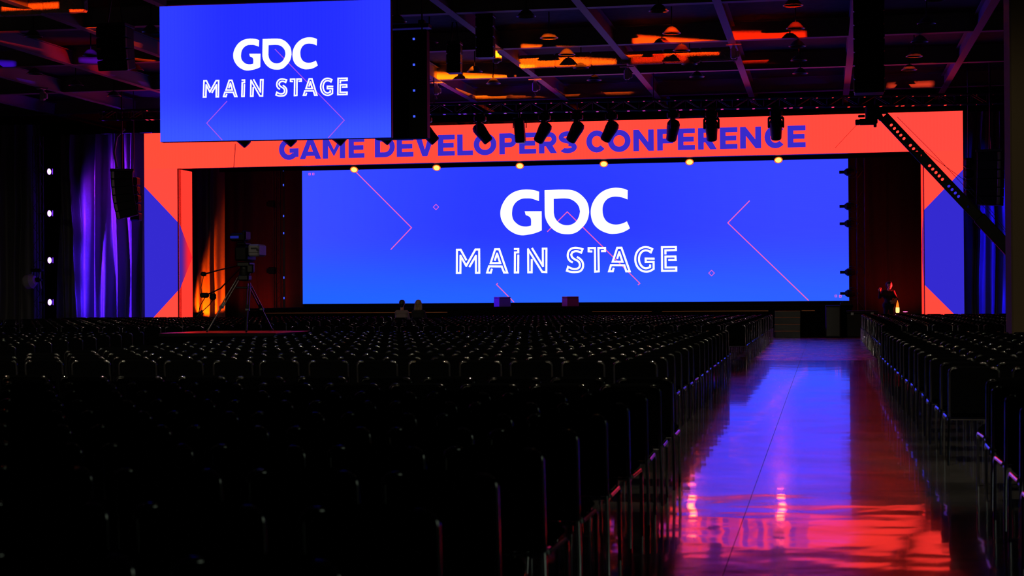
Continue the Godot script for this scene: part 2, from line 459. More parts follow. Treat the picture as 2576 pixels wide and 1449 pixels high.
		part(t, "lens", b, M.amber_lens if u[9].g > 0.1 else M.violet_strip)
		spot(t, d * 0.03, d * 5, u[9], u[10], 4.9, 0.05, 0.01)

# ---------------------------------------------------------------- LED proscenium, screens

func glyph(ch: String, w: float, h: float, s: float) -> Array:
	var R := func(x0: float, y0: float, x1: float, y1: float) -> PackedVector2Array: return PackedVector2Array([Vector2(x0, y0), Vector2(x1, y0), Vector2(x1, y1), Vector2(x0, y1)])
	var arc := func(cx: float, cy: float, rx: float, ry: float, a0: float, a1: float, t: float) -> PackedVector2Array:
		var o := PackedVector2Array(); var q := PackedVector2Array()
		for i in 29:
			var a := deg_to_rad(lerpf(a0, a1, i / 28.0))
			o.append(Vector2(cx + rx * cos(a), cy + ry * sin(a))); q.append(Vector2(cx + (rx - t) * cos(a), cy + (ry - t * 0.96) * sin(a)))
		q.reverse(); o.append_array(q)
		return o
	var bar := s * 0.86
	match ch:
		"E": return [R.call(0, 0, s, h), R.call(s * 0.9, 0, w, bar), R.call(s * 0.9, h - bar, w, h), R.call(s * 0.9, h / 2 - bar / 2, w * 0.94, h / 2 + bar / 2)]
		"F": return [R.call(0, 0, s, h), R.call(s * 0.9, h - bar, w, h), R.call(s * 0.9, h * 0.33, w * 0.94, h * 0.33 + bar)]
		"L": return [R.call(0, 0, s, h), R.call(s * 0.9, 0, w, bar)]
		"V": return [PackedVector2Array([Vector2(0, h), Vector2(s * 1.1, h), Vector2(w / 2, h * 0.32), Vector2(w - s * 1.1, h), Vector2(w, h), Vector2(w / 2 + s * 0.46, 0), Vector2(w / 2 - s * 0.46, 0)])]
		"A": return [PackedVector2Array([Vector2(0, 0), Vector2(w / 2 - s * 0.47, h), Vector2(w / 2 + s * 0.47, h), Vector2(w, 0), Vector2(w - s * 1.05, 0), Vector2(w / 2, h * 0.7), Vector2(s * 1.05, 0)]), R.call(w * 0.27, h * 0.15, w * 0.73, h * 0.15 + bar * 0.9)]
		"M": return [PackedVector2Array([Vector2(0, 0), Vector2(0, h), Vector2(s, h), Vector2(w / 2, h * 0.42), Vector2(w - s, h), Vector2(w, h), Vector2(w, 0), Vector2(w - s, 0), Vector2(w - s, h * 0.62), Vector2(w / 2, h * 0.1), Vector2(s, h * 0.62), Vector2(s, 0)])]
		"N": return [PackedVector2Array([Vector2(0, 0), Vector2(0, h), Vector2(s * 0.95, h), Vector2(w - s, h * 0.42), Vector2(w - s, h), Vector2(w, h), Vector2(w, 0), Vector2(w - s * 0.95, 0), Vector2(s, h * 0.58), Vector2(s, 0)])]
		"O": return [arc.call(w / 2, h / 2, w / 2, h / 2 * 1.04, 0, 180, s), arc.call(w / 2, h / 2, w / 2, h / 2 * 1.04, 180, 360, s)]
		"C": return [arc.call(w * 0.53, h / 2, w * 0.53, h / 2 * 1.04, 42, 318, s)]
		"G": return [arc.call(w * 0.51, h / 2, w * 0.51, h / 2 * 1.04, 44, 322, s), R.call(w - s * 0.95, h * 0.12, w, h * 0.54), R.call(w * 0.54, h * 0.54 - bar * 0.92, w - s * 0.5, h * 0.54)]
		"D": return [R.call(0, 0, s, h), arc.call(w - h / 2, h / 2, h / 2, h / 2, -90, 90, s * 0.95), R.call(s * 0.9, h - s * 0.91, w - h / 2 + 0.01, h), R.call(s * 0.9, 0, w - h / 2 + 0.01, s * 0.91)]
		"P": return [R.call(0, 0, s, h), arc.call(w - h * 0.335, h * 0.665, h * 0.335, h * 0.335, -90, 90, s * 0.9), R.call(s * 0.9, h - bar, w - h * 0.33, h), R.call(s * 0.9, h * 0.33, w - h * 0.33, h * 0.33 + bar)]
		"R": return [R.call(0, 0, s, h), arc.call(w - h * 0.35, h * 0.665, h * 0.335, h * 0.335, -90, 90, s * 0.9), R.call(s * 0.9, h - bar, w - h * 0.34, h), R.call(s * 0.9, h * 0.33, w - h * 0.34, h * 0.33 + bar), PackedVector2Array([Vector2(w * 0.36, h * 0.36), Vector2(w * 0.72, h * 0.42), Vector2(w, 0), Vector2(w - s * 1.15, 0)])]
		"S":
			var top: PackedVector2Array = arc.call(w / 2, h * 0.735, w * 0.49, h * 0.285, 38, 262, s * 0.92)
			var low: PackedVector2Array = arc.call(w / 2, h * 0.265, w * 0.5, h * 0.285, 82, -142, s * 0.92)
			return [top, low, PackedVector2Array([Vector2(w * 0.36, h * 0.47), Vector2(w * 0.62, h * 0.405), Vector2(w * 0.64, h * 0.53), Vector2(w * 0.4, h * 0.6)])]
	return []

func strokes(mb: MB, pts: PackedVector2Array, width: float, z0: float, z1: float, round_ends := false) -> void:
	for p in Geometry2D.offset_polyline(pts, width / 2, Geometry2D.JOIN_ROUND if round_ends else Geometry2D.JOIN_MITER, Geometry2D.END_ROUND if round_ends else Geometry2D.END_BUTT):
		mb.prism(p, z0, z1)

func outline(mb: MB, c: Vector2, pts: Array, w: float) -> void:
	for i in pts.size():
		var a: Vector2 = pts[i]; var b: Vector2 = pts[(i + 1) % pts.size()]
		var ia := a * (1.0 - w / a.length()); var ib := b * (1.0 - w / b.length())
		mb.prism(PackedVector2Array([c + a, c + b, c + ib, c + ia]), 0.0, 0.006)

func eased(p: PackedVector2Array, closed: bool, most := 0.75) -> PackedVector2Array:
	# rounds a traced curve: points where the line turns gently become smooth, sharp corners stay
	var n := p.size()
	var o := PackedVector2Array()
	var tan_ := []
	for i in n:
		if not closed and (i == 0 or i == n - 1):
			tan_.append(null)
			continue
		var a := p[i] - p[(i - 1 + n) % n]; var b := p[(i + 1) % n] - p[i]
		if absf(a.angle_to(b)) < most: tan_.append((a.normalized() + b.normalized()).normalized())
		else: tan_.append(null)
	for i in (n if closed else n - 1):
		var a := p[i]; var b := p[(i + 1) % n]; var d := b - a
		o.append(a)
		var ta = tan_[i]; var tb = tan_[(i + 1) % n]
		if ta == null and tb == null: continue
		var va: Vector2 = (d if ta == null else ta * d.length()); var vb: Vector2 = (d if tb == null else tb * d.length())
		for k in [0.2, 0.4, 0.6, 0.8]: o.append(a.cubic_interpolate(b, b - va * 2.0, a + vb * 2.0, k))
	if not closed: o.append(p[n - 1])
	return o

func pv(a: Array) -> PackedVector2Array:
	var o := PackedVector2Array()
	for i in range(0, a.size(), 2): o.append(Vector2(a[i], a[i + 1]))
	return o

func logo_art() -> Dictionary:
	var d := {}
	d.M = [-4.18,-1.04, -4.42,-0.60, -4.58,-0.60, -4.59,-1.56, -4.44,-1.56, -4.43,-0.85, -4.19,-1.27, -3.80,-0.60, -3.64,-0.60, -3.64,-1.56, -3.78,-1.56, -3.78,-0.86, -4.06,-1.32]
	d.A = [-2.99,-1.07, -2.89,-0.78, -2.76,-1.17, -3.16,-1.17, -2.97,-0.60, -2.80,-0.60, -2.47,-1.56, -2.60,-1.56, -2.70,-1.31, -3.23,-1.30, -3.31,-1.55, -3.16,-1.56, -3.11,-1.40]
	d.I = [-2.18,-0.60, -2.00,-0.60, -2.00,-0.74, -2.14,-0.74, -2.15,-1.56, -2.01,-1.56, -2.00,-0.83]
	d.N = [-1.44,-1.02, -1.45,-1.56, -1.59,-1.56, -1.59,-0.62, -1.01,-1.55, -0.84,-1.56, -0.83,-0.60, -0.98,-0.60, -0.98,-1.31, -1.43,-0.57]
	d.S = [0.25,-1.18, 0.13,-1.10, 0.06,-0.98, 0.05,-0.86, 0.09,-0.72, 0.19,-0.62, 0.35,-0.58, 0.52,-0.60, 0.66,-0.64, 0.60,-0.78, 0.48,-0.73, 0.36,-0.72, 0.24,-0.76, 0.19,-0.86, 0.23,-0.96, 0.34,-1.05, 0.48,-1.13, 0.54,-1.23, 0.54,-1.33, 0.48,-1.41, 0.38,-1.44, 0.23,-1.43, 0.06,-1.35, 0.01,-1.51, 0.17,-1.56, 0.35,-1.57, 0.54,-1.54, 0.65,-1.43, 0.68,-1.29, 0.65,-1.15, 0.56,-1.04, 0.43,-0.95]
	d.T = [1.06,-0.74, 0.91,-0.73, 0.91,-0.60, 1.17,-0.60, 1.17,-1.56, 1.32,-1.55, 1.31,-0.60, 1.58,-0.60, 1.58,-0.73, 1.42,-0.73]
	d.A2 = [2.07,-1.05, 2.16,-0.78, 2.29,-1.17, 1.89,-1.16, 2.08,-0.60, 2.25,-0.60, 2.58,-1.56, 2.44,-1.56, 2.36,-1.31, 1.82,-1.30, 1.74,-1.55, 1.89,-1.55, 1.93,-1.41]
	d.G2 = [3.59,-1.06, 3.23,-1.05, 3.23,-1.19, 3.55,-1.19, 3.55,-1.47, 3.41,-1.55, 3.26,-1.58, 3.08,-1.54, 2.92,-1.41, 2.83,-1.23, 2.81,-1.05, 2.85,-0.85, 2.96,-0.69, 3.12,-0.60, 3.28,-0.59, 3.40,-0.62, 3.50,-0.67, 3.44,-0.80, 3.34,-0.74, 3.22,-0.72, 3.10,-0.76, 3.00,-0.88, 2.96,-1.05, 2.99,-1.23, 3.08,-1.37, 3.20,-1.44, 3.32,-1.43, 3.41,-1.39, 3.41,-1.29]
	d.E = [4.03,-0.89, 4.03,-0.73, 4.45,-0.72, 4.45,-0.60, 3.89,-0.60, 3.89,-1.55, 4.46,-1.55, 4.46,-1.42, 4.03,-1.42, 4.03,-0.98, 4.43,-0.98, 4.44,-1.12, 4.14,-1.12]
	return d

func logo_big() -> Array:
	var g := [-1.12,1.73, -1.29,1.79, -1.48,1.82, -1.71,1.83, -1.97,1.80, -2.22,1.71, -2.44,1.55, -2.61,1.32, -2.71,1.09, -2.74,0.88, -2.71,0.65, -2.61,0.44, -2.44,0.23, -2.23,0.08, -2.02,-0.01, -1.82,-0.04, -1.60,-0.02, -1.34,0.03, -1.13,0.10, -1.02,0.15, -1.02,0.93, -1.72,0.94, -1.68,0.79, -1.55,0.73, -1.49,0.68, -1.46,0.59, -1.46,0.35, -1.59,0.32, -1.76,0.32, -1.93,0.36, -2.08,0.46, -2.20,0.60, -2.25,0.77, -2.25,0.94, -2.22,1.11, -2.13,1.27, -1.99,1.39, -1.82,1.46, -1.63,1.47, -1.46,1.46, -1.29,1.41, -1.13,1.35]
	var dtop := [-0.89,0.96, -0.89,1.79, 0.08,1.79, 0.27,1.76, 0.48,1.67, 0.69,1.50, 0.85,1.29, 0.92,1.07, 0.94,0.86, 0.57,0.89, 0.52,1.10, 0.39,1.27, 0.23,1.38, 0.06,1.43, -0.52,1.43, -0.52,0.87]
	var dlow := [0.94,0.86, 0.90,0.64, 0.81,0.43, 0.64,0.23, 0.43,0.06, 0.22,-0.01, 0.01,-0.02, -0.22,0.01, -0.45,0.11, -0.66,0.29, -0.81,0.52, -0.88,0.75, -0.89,0.96, -0.52,0.87, -0.48,0.68, -0.37,0.51, -0.20,0.39, 0.02,0.34, 0.24,0.38, 0.41,0.50, 0.52,0.69, 0.57,0.89]
	var c := [2.52,1.72, 2.38,1.78, 2.19,1.82, 1.98,1.83, 1.73,1.79, 1.48,1.68, 1.25,1.48, 1.08,1.21, 1.01,0.93, 1.03,0.64, 1.12,0.39, 1.31,0.18, 1.56,0.04, 1.80,-0.03, 2.01,-0.03, 2.26,0.01, 2.47,0.10, 2.60,0.18, 2.48,0.46, 2.35,0.40, 2.18,0.35, 1.99,0.34, 1.81,0.38, 1.64,0.49, 1.53,0.67, 1.49,0.88, 1.50,1.08, 1.58,1.27, 1.73,1.41, 1.92,1.47, 2.11,1.47, 2.31,1.43, 2.51,1.35]
	return [[g], [dtop, dlow], [c]]

func lettering(parent: Node3D, t: Transform2D, wide: float) -> void:
	for k in logo_big():
		var b := MB.new()
		for a in k: b.prism(t * eased(pv(a), true, 0.6), 0.0, 0.012)
		part(parent, "large_letter", b, M.white_glow)
	var art := logo_art()
	for key in art:
		var b := MB.new()
		strokes(b, t * (eased(pv(art[key]), false) if key in ["S", "G2"] else pv(art[key])), wide, 0.0, 0.012)
		part(parent, "outline_letter", b, M.white_glow)

func proscenium() -> void:
	# banner over two legs, one LED surface with its printed shapes
	var t := thing("stage_arch", "coral LED arch around the stage, lettered GAME DEVELOPERS CONFERENCE, with blue wedges on its legs", "stage arch", Vector3(0, 0, -62.4))
	var x0 := -27.9; var x1 := 5.22; var xi0 := -26.4; var xi1 := 3.75; var yb := 6.98; var yt := 8.48
	var fr := MB.new()
	fr.box(Vector3((x0 + x1) / 2, (yb + yt) / 2, -0.18), Vector3(x1 - x0, yt - yb, 0.3), 0.01)
	fr.box(Vector3((x0 + xi0) / 2, yb / 2, -0.18), Vector3(xi0 - x0, yb, 0.3), 0.01)
	fr.box(Vector3((x1 + xi1) / 2, yb / 2, -0.18), Vector3(x1 - xi1, yb, 0.3), 0.01)
	part(t, "frame", fr, M.black_metal)
	var b := MB.new()
	b.face(Vector3(x0, yb, 0), Vector3(x1, yb, 0), Vector3(x1, yt, 0), Vector3(x0, yt, 0))
	var bn := part(t, "banner_screen", b, screen_mat("banner_picture", 512, 16, 2.2, func(u, _v, x, _y): return Color8(255, 80, 58).lerp(Color8(255, 76, 66), u).darkened(0.02 * (x % 2))))
	area(t, Vector3((x0 + x1) / 2, (yb + yt) / 2, 0.06), Vector2(x1 - x0, yt - yb), deep(Color8(255, 76, 62), 2.2), 0.15)
	var leg := func(xa: float, xb: float, xo: float, xi: float) -> void:
		var p := MB.new()
		p.quad(Vector3(xa, 0.02, 0), Vector3(xb, 0.02, 0), Vector3(xb, yb, 0), Vector3(xa, yb, 0))
		part(t, "leg_screen", p, M.coral)
		p = MB.new()
		p.prism(PackedVector2Array([Vector2(xo, 6.26), Vector2(xi, 4.76), Vector2(xi, 1.88), Vector2(xo, 0.38)]), 0.0, 0.012)
		part(t, "blue_wedge", p, M.indigo)
		area(t, Vector3((xa + xb) / 2, yb / 2 + 0.1, 0.06), Vector2(xb - xa, yb - 0.3), deep(Color8(255, 60, 90), 2.0), 0.15)
	leg.call(x0, xi0 - 0.03, x0, xi0 - 0.03)
	leg.call(xi1 + 0.03, x1, x1, xi1 + 0.03)
	# reveals: the inner sides of the legs are LED too
	for s in [0, 1]:
		var x := xi0 if s == 0 else xi1
		var o := 1.0 if s == 0 else -1.0
		var rp := MB.new()
		rp.box(Vector3(x - o * 0.08, yb / 2, -0.8), Vector3(0.14, yb, 1.44), 0.01)
		part(t, "reveal_frame", rp, M.black_metal)
		rp = MB.new()
		var a0 := Vector3(x, 0.02, -0.05); var a1 := Vector3(x, 0.02, -1.5); var up := Vector3(0, yb - 0.04, 0)
		if s == 0: rp.quad(a0, a1, a1 + up, a0 + up)
		else: rp.quad(a1, a0, a0 + up, a1 + up)
		part(t, "reveal_screen", rp, M.coral_side)
		var w := MB.new()
		w.has_uv = true
		var q := o * 0.008
		var p0 := Vector3(x + q, 4.74, -0.06); var p1 := Vector3(x + q, 1.88, -0.06); var p2 := Vector3(x + q, 3.3, -1.48)
		if s == 0: w.tri(p1, p2, p0)
		else: w.tri(p0, p2, p1)
		for vv in w.v: w.u.append(Vector2((-vv.z - 0.06) / 1.42, 0.5))
		part(t, "blue_wedge", w, screen_mat("reveal_picture_%d" % s, 64, 4, 1.0, func(u, _v, _x, _y): return Color8(70, 36, 165).lerp(Color8(255, 34, 50), smoothstep(0.08, 0.75, u))))
	# lettering: each letter its own shape
	var word := [["G", -21.97, -21.13], ["A", -21.08, -20.16], ["M", -20.09, -19.14], ["E", -18.99, -18.32], ["D", -17.88, -17.04], ["E", -16.96, -16.26], ["V", -16.20, -15.37], ["E", -15.24, -14.54], ["L", -14.44, -13.79], ["O", -13.76, -12.83], ["P", -12.71, -12.00], ["E", -11.90, -11.21],
		["R", -11.10, -10.37], ["S", -10.31, -9.57], ["C", -9.19, -8.40], ["O", -8.33, -7.43], ["N", -7.32, -6.51], ["F", -6.38, -5.71], ["E", -5.57, -4.90], ["R", -4.78, -4.05], ["E", -3.93, -3.25], ["N", -3.15, -2.34], ["C", -2.21, -1.42], ["E", -1.33, -0.64]]
	for l in word:
		var g := MB.new()
		var k := 0
		for poly in glyph(l[0], l[2] - l[1], 0.845, 0.225):
			var pp := PackedVector2Array()
			for v2: Vector2 in poly: pp.append(v2 + Vector2(l[1], 7.245))
			g.prism(pp, 0.0, 0.012 + 0.0006 * k)
			k += 1
		part(bn, "letter", g, M.letter_indigo)
	# black border under the banner that carries the warm spotlights
	var hd := thing("header_border", "black border strip hanging between the coral banner and the main screen", "border", Vector3(-10.3, 6.9, -63.55))
	part(hd, "cloth", boxed(Vector3(0, 0.25, -0.2), Vector3(29.6, 0.5, 0.06), 0.01), M.black_cloth)
	var pipe := MB.new()
	pipe.tube([Vector3(-14.9, 0.2, 0.05), Vector3(14.0, 0.2, 0.05)], 0.03, 8)
	part(hd, "pipe", pipe, M.black_metal)
	# main screen
	var m := thing("main_screen", "wide blue LED main screen on stage showing the large GDC MAIN STAGE title", "screen", Vector3(-10.27, 4.10, -64.0))
	part(m, "cabinet", boxed(Vector3(0, 0, -0.16), Vector3(22.56, 5.66, 0.28), 0.01), M.black_metal)
	part(m, "base_rail", boxed(Vector3(0, -2.885, -0.16), Vector3(22.4, 0.12, 0.5), 0.01), M.black_cloth)
	var pic := screen_mat("main_picture", 512, 256, 1.5, func(u: float, v: float, _x: int, y: int) -> Color:
		var c := Color8(60, 80, 255).lerp(Color8(46, 64, 255), clampf(u * 3.0, 0, 1)).lerp(Color8(58, 72, 255), smoothstep(0.45, 0.95, u))
		c = c.lerp(Color8(44, 58, 240), 0.9 * exp(-pow((u - 0.47) / 0.2, 2.0) - pow((v - 0.35) / 0.4, 2.0)))
		c = c.lerp(Color8(34, 104, 255).lerp(Color8(48, 100, 255), u), smoothstep(0.45, 1.05, v))
		return c.darkened(0.03 * (y % 2)))
	b = MB.new(); b.face(Vector3(-11.25, -2.8, 0), Vector3(11.25, -2.8, 0), Vector3(11.25, 2.8, 0), Vector3(-11.25, 2.8, 0))
	var mp := part(m, "picture", b, pic)
	area(m, Vector3(0, 0, 0.06), Vector2(22.5, 5.6), deep(Color8(46, 66, 255), 1.5), 0.12)
	var ln := [[[-8.94,2.75, -6.51,0.34, -7.41,-0.56], M.pink_glow], [[7.40,1.21, 6.53,0.34, 9.68,-2.78], M.pink_glow], [[-0.79,0.09, 0.04,0.89, 2.99,-2.05, 2.91,-2.11], M.pink_glow], [[-2.87,-1.99, -2.92,-2.05, -2.19,-2.78], M.pink_glow]]
	for l in ln:
		b = MB.new(); strokes(b, pv(l[0]), 0.036, 0.0, 0.006)
		part(mp, "zigzag_line", b, l[1])
	for c in [[-5.46, 1.18], [5.87, -1.66]]:
		b = MB.new(); outline(b, Vector2(c[0], c[1]), [Vector2(0, 0.13), Vector2(-0.13, 0), Vector2(0, -0.13), Vector2(0.13, 0)], 0.032)
		part(mp, "diamond", b, M.pink_glow)
	for c in [[-10.92, 2.66], [-10.76, 2.66], [10.74, -2.61], [10.91, -2.62]]:
		b = MB.new(); outline(b, Vector2(c[0], c[1]), [Vector2(-0.045, 0.045), Vector2(-0.045, -0.045), Vector2(0.045, -0.045), Vector2(0.045, 0.045)], 0.024)
		part(mp, "small_square", b, M.pink_glow)
	lettering(mp, Transform2D(), 0.079)
	# hanging relay screen nearer the camera
	var h := thing("hanging_screen", "smaller blue LED screen hung from the ceiling at upper left, showing GDC MAIN STAGE", "screen", Vector3(-12.43, 6.775, -35.0))
	h.rotation.y = 0.063
	part(h, "cabinet", boxed(Vector3(0, 0, -0.12), Vector3(5.5, 3.16, 0.2), 0.01), M.black_metal)
	b = MB.new(); b.face(Vector3(-2.745, -1.575, 0), Vector3(2.745, -1.575, 0), Vector3(2.745, 1.59, 0), Vector3(-2.745, 1.59, 0))
	var hp := part(h, "picture", b, screen_mat("relay_picture", 512, 128, 1.5, func(u: float, v: float, x: int, _y: int) -> Color:
		var c := Color8(50, 64, 255).lerp(Color8(38, 48, 255), smoothstep(0.0, 0.35, u) * (1.0 - 0.6 * smoothstep(0.7, 1.0, u)))
		c = c.lerp(Color8(60, 88, 255), smoothstep(0.62, 1.0, v))
		return c.darkened(0.035 if (x / 2) % 4 == 0 else (0.02 if x % 2 == 0 else 0.0))))
	area(h, Vector3(0, 0, 0.06), Vector2(5.4, 3.1), deep(Color8(42, 54, 255), 1.5), 0.06)
	for l in [[-1.13,-0.66, -1.62,-1.16, -1.25,-1.56], [0.02,0.52, 1.65,-1.16, 1.27,-1.56]]:
		b = MB.new(); strokes(b, pv(l), 0.017, 0.0, 0.006)
		part(hp, "zigzag_line", b, M.pink_dim)
	lettering(hp, Transform2D(Vector2(0.377, -0.0025), Vector2(0.0093, 0.394), Vector2(0.0517, 0.0512)), 0.031)
	b = MB.new()
	b.box(Vector3(0, 1.68, -0.12), Vector3(5.2, 0.12, 0.12), 0.01)
	for x in [-2.2, 2.2]: b.tube([Vector3(x, 1.7, -0.12), Vector3(x, 2.9, -0.12)], 0.02, 6)
	part(h, "flying_bar", b, M.black_metal)
	# black panel beside it
	var k := thing("hanging_panel", "narrow black panel hanging right of the hanging screen, with four small blue lights", "tower", Vector3(-9.95, 6.66, -37.0))
	part(k, "cover", boxed(Vector3(0, 0, -0.15), Vector3(1.3, 2.62, 0.3), 0.02), M.black_shell)
	for y in [1.08, 0.46, -0.16, -0.78]:
		part(k, "indicator_light", boxed(Vector3(0.335, y, 0.012), Vector3(0.05, 0.05, 0.024), 0.004), M.blue_dot)
	b = MB.new()
	b.box(Vector3(0, 1.4, -0.15), Vector3(1.4, 0.1, 0.34), 0.01)
	for x in [-0.5, 0.5]:
		b.tube([Vector3(x, 1.3, -0.15), Vector3(x, 3.0, -0.15)], 0.02, 6)
		b.box(Vector3(x, 1.5, -0.15), Vector3(0.16, 0.1, 0.2), 0.02)
	part(k, "rigging", b, M.black_metal)

# ---------------------------------------------------------------- stage

func stage() -> void:
	var t := thing("stage", "low black stage in front of the main screen, with a thin metal edge strip", "stage", Vector3(-10.55, 0, -62.8))
	part(t, "deck", boxed(Vector3(0, 1.11, 0), Vector3(23.2, 0.08, 7.4), 0.01), M.black_cloth)
	part(t, "skirt", boxed(Vector3(0, 0.53, 0.02), Vector3(23.1, 1.06, 7.3)), M.black_cloth)
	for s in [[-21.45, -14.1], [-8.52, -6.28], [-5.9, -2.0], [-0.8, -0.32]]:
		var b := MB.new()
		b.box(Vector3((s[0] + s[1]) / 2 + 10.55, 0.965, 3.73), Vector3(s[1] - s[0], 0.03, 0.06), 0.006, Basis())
		part(t, "edge_strip", b, M.orange_lit_nosing)
	var st := thing("stage_steps", "black steps with thin lit edges leading from the aisle up to the stage", "steps", Vector3(-1.3, 0, -57.98))
	for k in 4:
		var b := MB.new()
		b.box(Vector3(0, 0.24 * (k + 1) - 0.12, -0.14 - 0.27 * k), Vector3(0.92, 0.236, 0.27), 0.006)
		part(st, "step", b, M.stage_black)
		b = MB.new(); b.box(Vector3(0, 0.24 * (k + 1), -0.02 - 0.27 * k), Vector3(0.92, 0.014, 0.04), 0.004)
		part(st, "orange_lit_nosing", b, M.orange_lit_nosing)
	# two seats on stage
	for c in [[Vector3(-12.36, 1.151, -61.05), "violet_lit_cube", "violet-lit cube stool on the stage, left of the other stool", 0.5], [Vector3(-9.66, 1.151, -61.05), "crimson_lit_cube", "crimson-lit cube stool on the stage, right of the violet one", 0.44]]:
		var q := thing("cube_stool", c[2], "stool", c[0], "cube stools on the stage")
		q.rotation.y = c[3] + 0.18
		part(q, "body", boxed(Vector3(0, 0.165, 0), Vector3(0.5, 0.33, 0.5), 0.02), M[c[1]])
		part(q, "cushion", boxed(Vector3(0, 0.36, 0), Vector3(0.51, 0.06, 0.51), 0.025), M[c[1]])
		part(q, "foot", boxed(Vector3(0, 0.006, 0), Vector3(0.44, 0.012, 0.44)), M.black_metal)
	var sub := thing("subwoofer", "black subwoofer box on the floor against the stage, right of the steps", "speaker", Vector3(0.32, 0, -58.55))
	part(sub, "box", boxed(Vector3(0, 0.58, 0), Vector3(0.55, 1.16, 0.8), 0.03), M.black_shell)
	part(sub, "grille", boxed(Vector3(0, 0.58, 0.41), Vector3(0.47, 1.04, 0.02), 0.006), M.black_metal)
	var wd := thing("stage_monitor", "small black wedge monitor on the right corner of the stage", "speaker", Vector3(0.6, 1.151, -59.6))
	var b := MB.new()
	b.prism(pv([0, 0, 0.4, 0, 0.37, 0.06, 0.1, 0.13, 0, 0.11]), -0.25, 0.25)
	part(wd, "cabinet", b, M.black_shell)
	part(wd, "handle", boxed(Vector3(-0.01, 0.06, 0), Vector3(0.02, 0.03, 0.16), 0.006), M.steel)
	var tb := thing("stage_case", "low black equipment case on the floor right of the subwoofer", "case", Vector3(1.35, 0, -58.7))
	part(tb, "body", boxed(Vector3(0, 0.44, 0), Vector3(1.1, 0.84, 0.6), 0.02), M.black_shell)
	part(tb, "lid", boxed(Vector3(0, 0.91, 0), Vector3(1.12, 0.1, 0.62), 0.02), M.black_shell)
	for x in [-0.35, 0.35]: part(tb, "latch", boxed(Vector3(x, 0.85, 0.31), Vector3(0.1, 0.09, 0.02), 0.004), M.steel)
	b = MB.new()
	for x in [-0.45, 0.45]:
		for z in [-0.22, 0.22]: b.box(Vector3(x, 0.012, z), Vector3(0.08, 0.024, 0.06), 0.006)
	part(tb, "foot", b, M.black_metal)

func drape_sheet(w: float, h: float, amp: float, seed_: int, pinch := 0.0, cols := 240, rows := 14) -> MB:
	var f := noise(1.0, seed_, 1)
	var pts := []
	for j in rows + 1:
		var y := h * j / rows
		var line := []
		for i in cols + 1:
			var x := w * i / cols
			var xx := x + pinch * (y / h) * sin(x * 2.1 + seed_) + 0.05 * f.get_noise_2d(x * 0.5, y * 0.25)
			var a := f.get_noise_2d(xx * 1.1, y * 0.05 + 3.0)
			var k := sin(xx * 7.4 + 3.2 * a + seed_) + 0.55 * sin(xx * 16.3 + 4.0 * a) + 0.8 * f.get_noise_2d(xx * 2.4, y * 0.08)
			line.append(Vector3(x, y, amp * k * lerpf(1.0, 0.75, y / h)))
		pts.append(line)
	var mb := MB.new()
	var nr := []
	for j in rows + 1:
		var line := []
		for i in cols + 1:
			var dx: Vector3 = pts[j][mini(i + 1, cols)] - pts[j][maxi(i - 1, 0)]
			var dy: Vector3 = pts[mini(j + 1, rows)][i] - pts[maxi(j - 1, 0)][i]
			line.append(dx.cross(dy).normalized())
		nr.append(line)
	for j in rows:
		for i in cols:
			mb.quadn(pts[j][i], pts[j][i + 1], pts[j + 1][i + 1], pts[j + 1][i], nr[j][i], nr[j][i + 1], nr[j + 1][i + 1], nr[j + 1][i])
	return mb

func drape(label: String, at: Vector3, w: float, h: float, amp: float, seed_: int, m: Material, pinch := 0.0, turn := 0.0) -> void:
	var t := thing("drape", label, "drape", at)
	t.rotation.y = turn
	part(t, "cloth", drape_sheet(w, h, amp, seed_, pinch, int(w * 40) if w < 9 else int(w * 14)), m)
	var b := MB.new()
	b.tube([Vector3(-0.05, h + 0.02, 0), Vector3(w + 0.05, h + 0.02, 0)], 0.03, 8)
	part(t, "pipe", b, M.black_metal)

func lamp_can(t: Node3D, at: Vector3, to: Vector3, r: float, length: float, lens: Material) -> void:
	var d := (to - at).normalized()
	var tr := Transform3D(Basis.looking_at(d, Vector3.UP if absf(d.y) < 0.95 else Vector3.BACK) * Basis(Vector3.RIGHT, -PI / 2), at)
	var b := MB.new()
	b.lathe([Vector2(0, -length), Vector2(r * 0.6, -length), Vector2(r * 0.9, -length * 0.7), Vector2(r, -0.02), Vector2(r * 1.12, 0.0), Vector2(r * 1.12, 0.02), Vector2(r, 0.02)], tr, 20)
	part(t, "can", b, M.black_metal)
	b = MB.new(); b.lathe([Vector2(r, 0.0), Vector2(r * 0.6, 0.012), Vector2(0, 0.016)], tr, 20)
	part(t, "lens", b, lens)

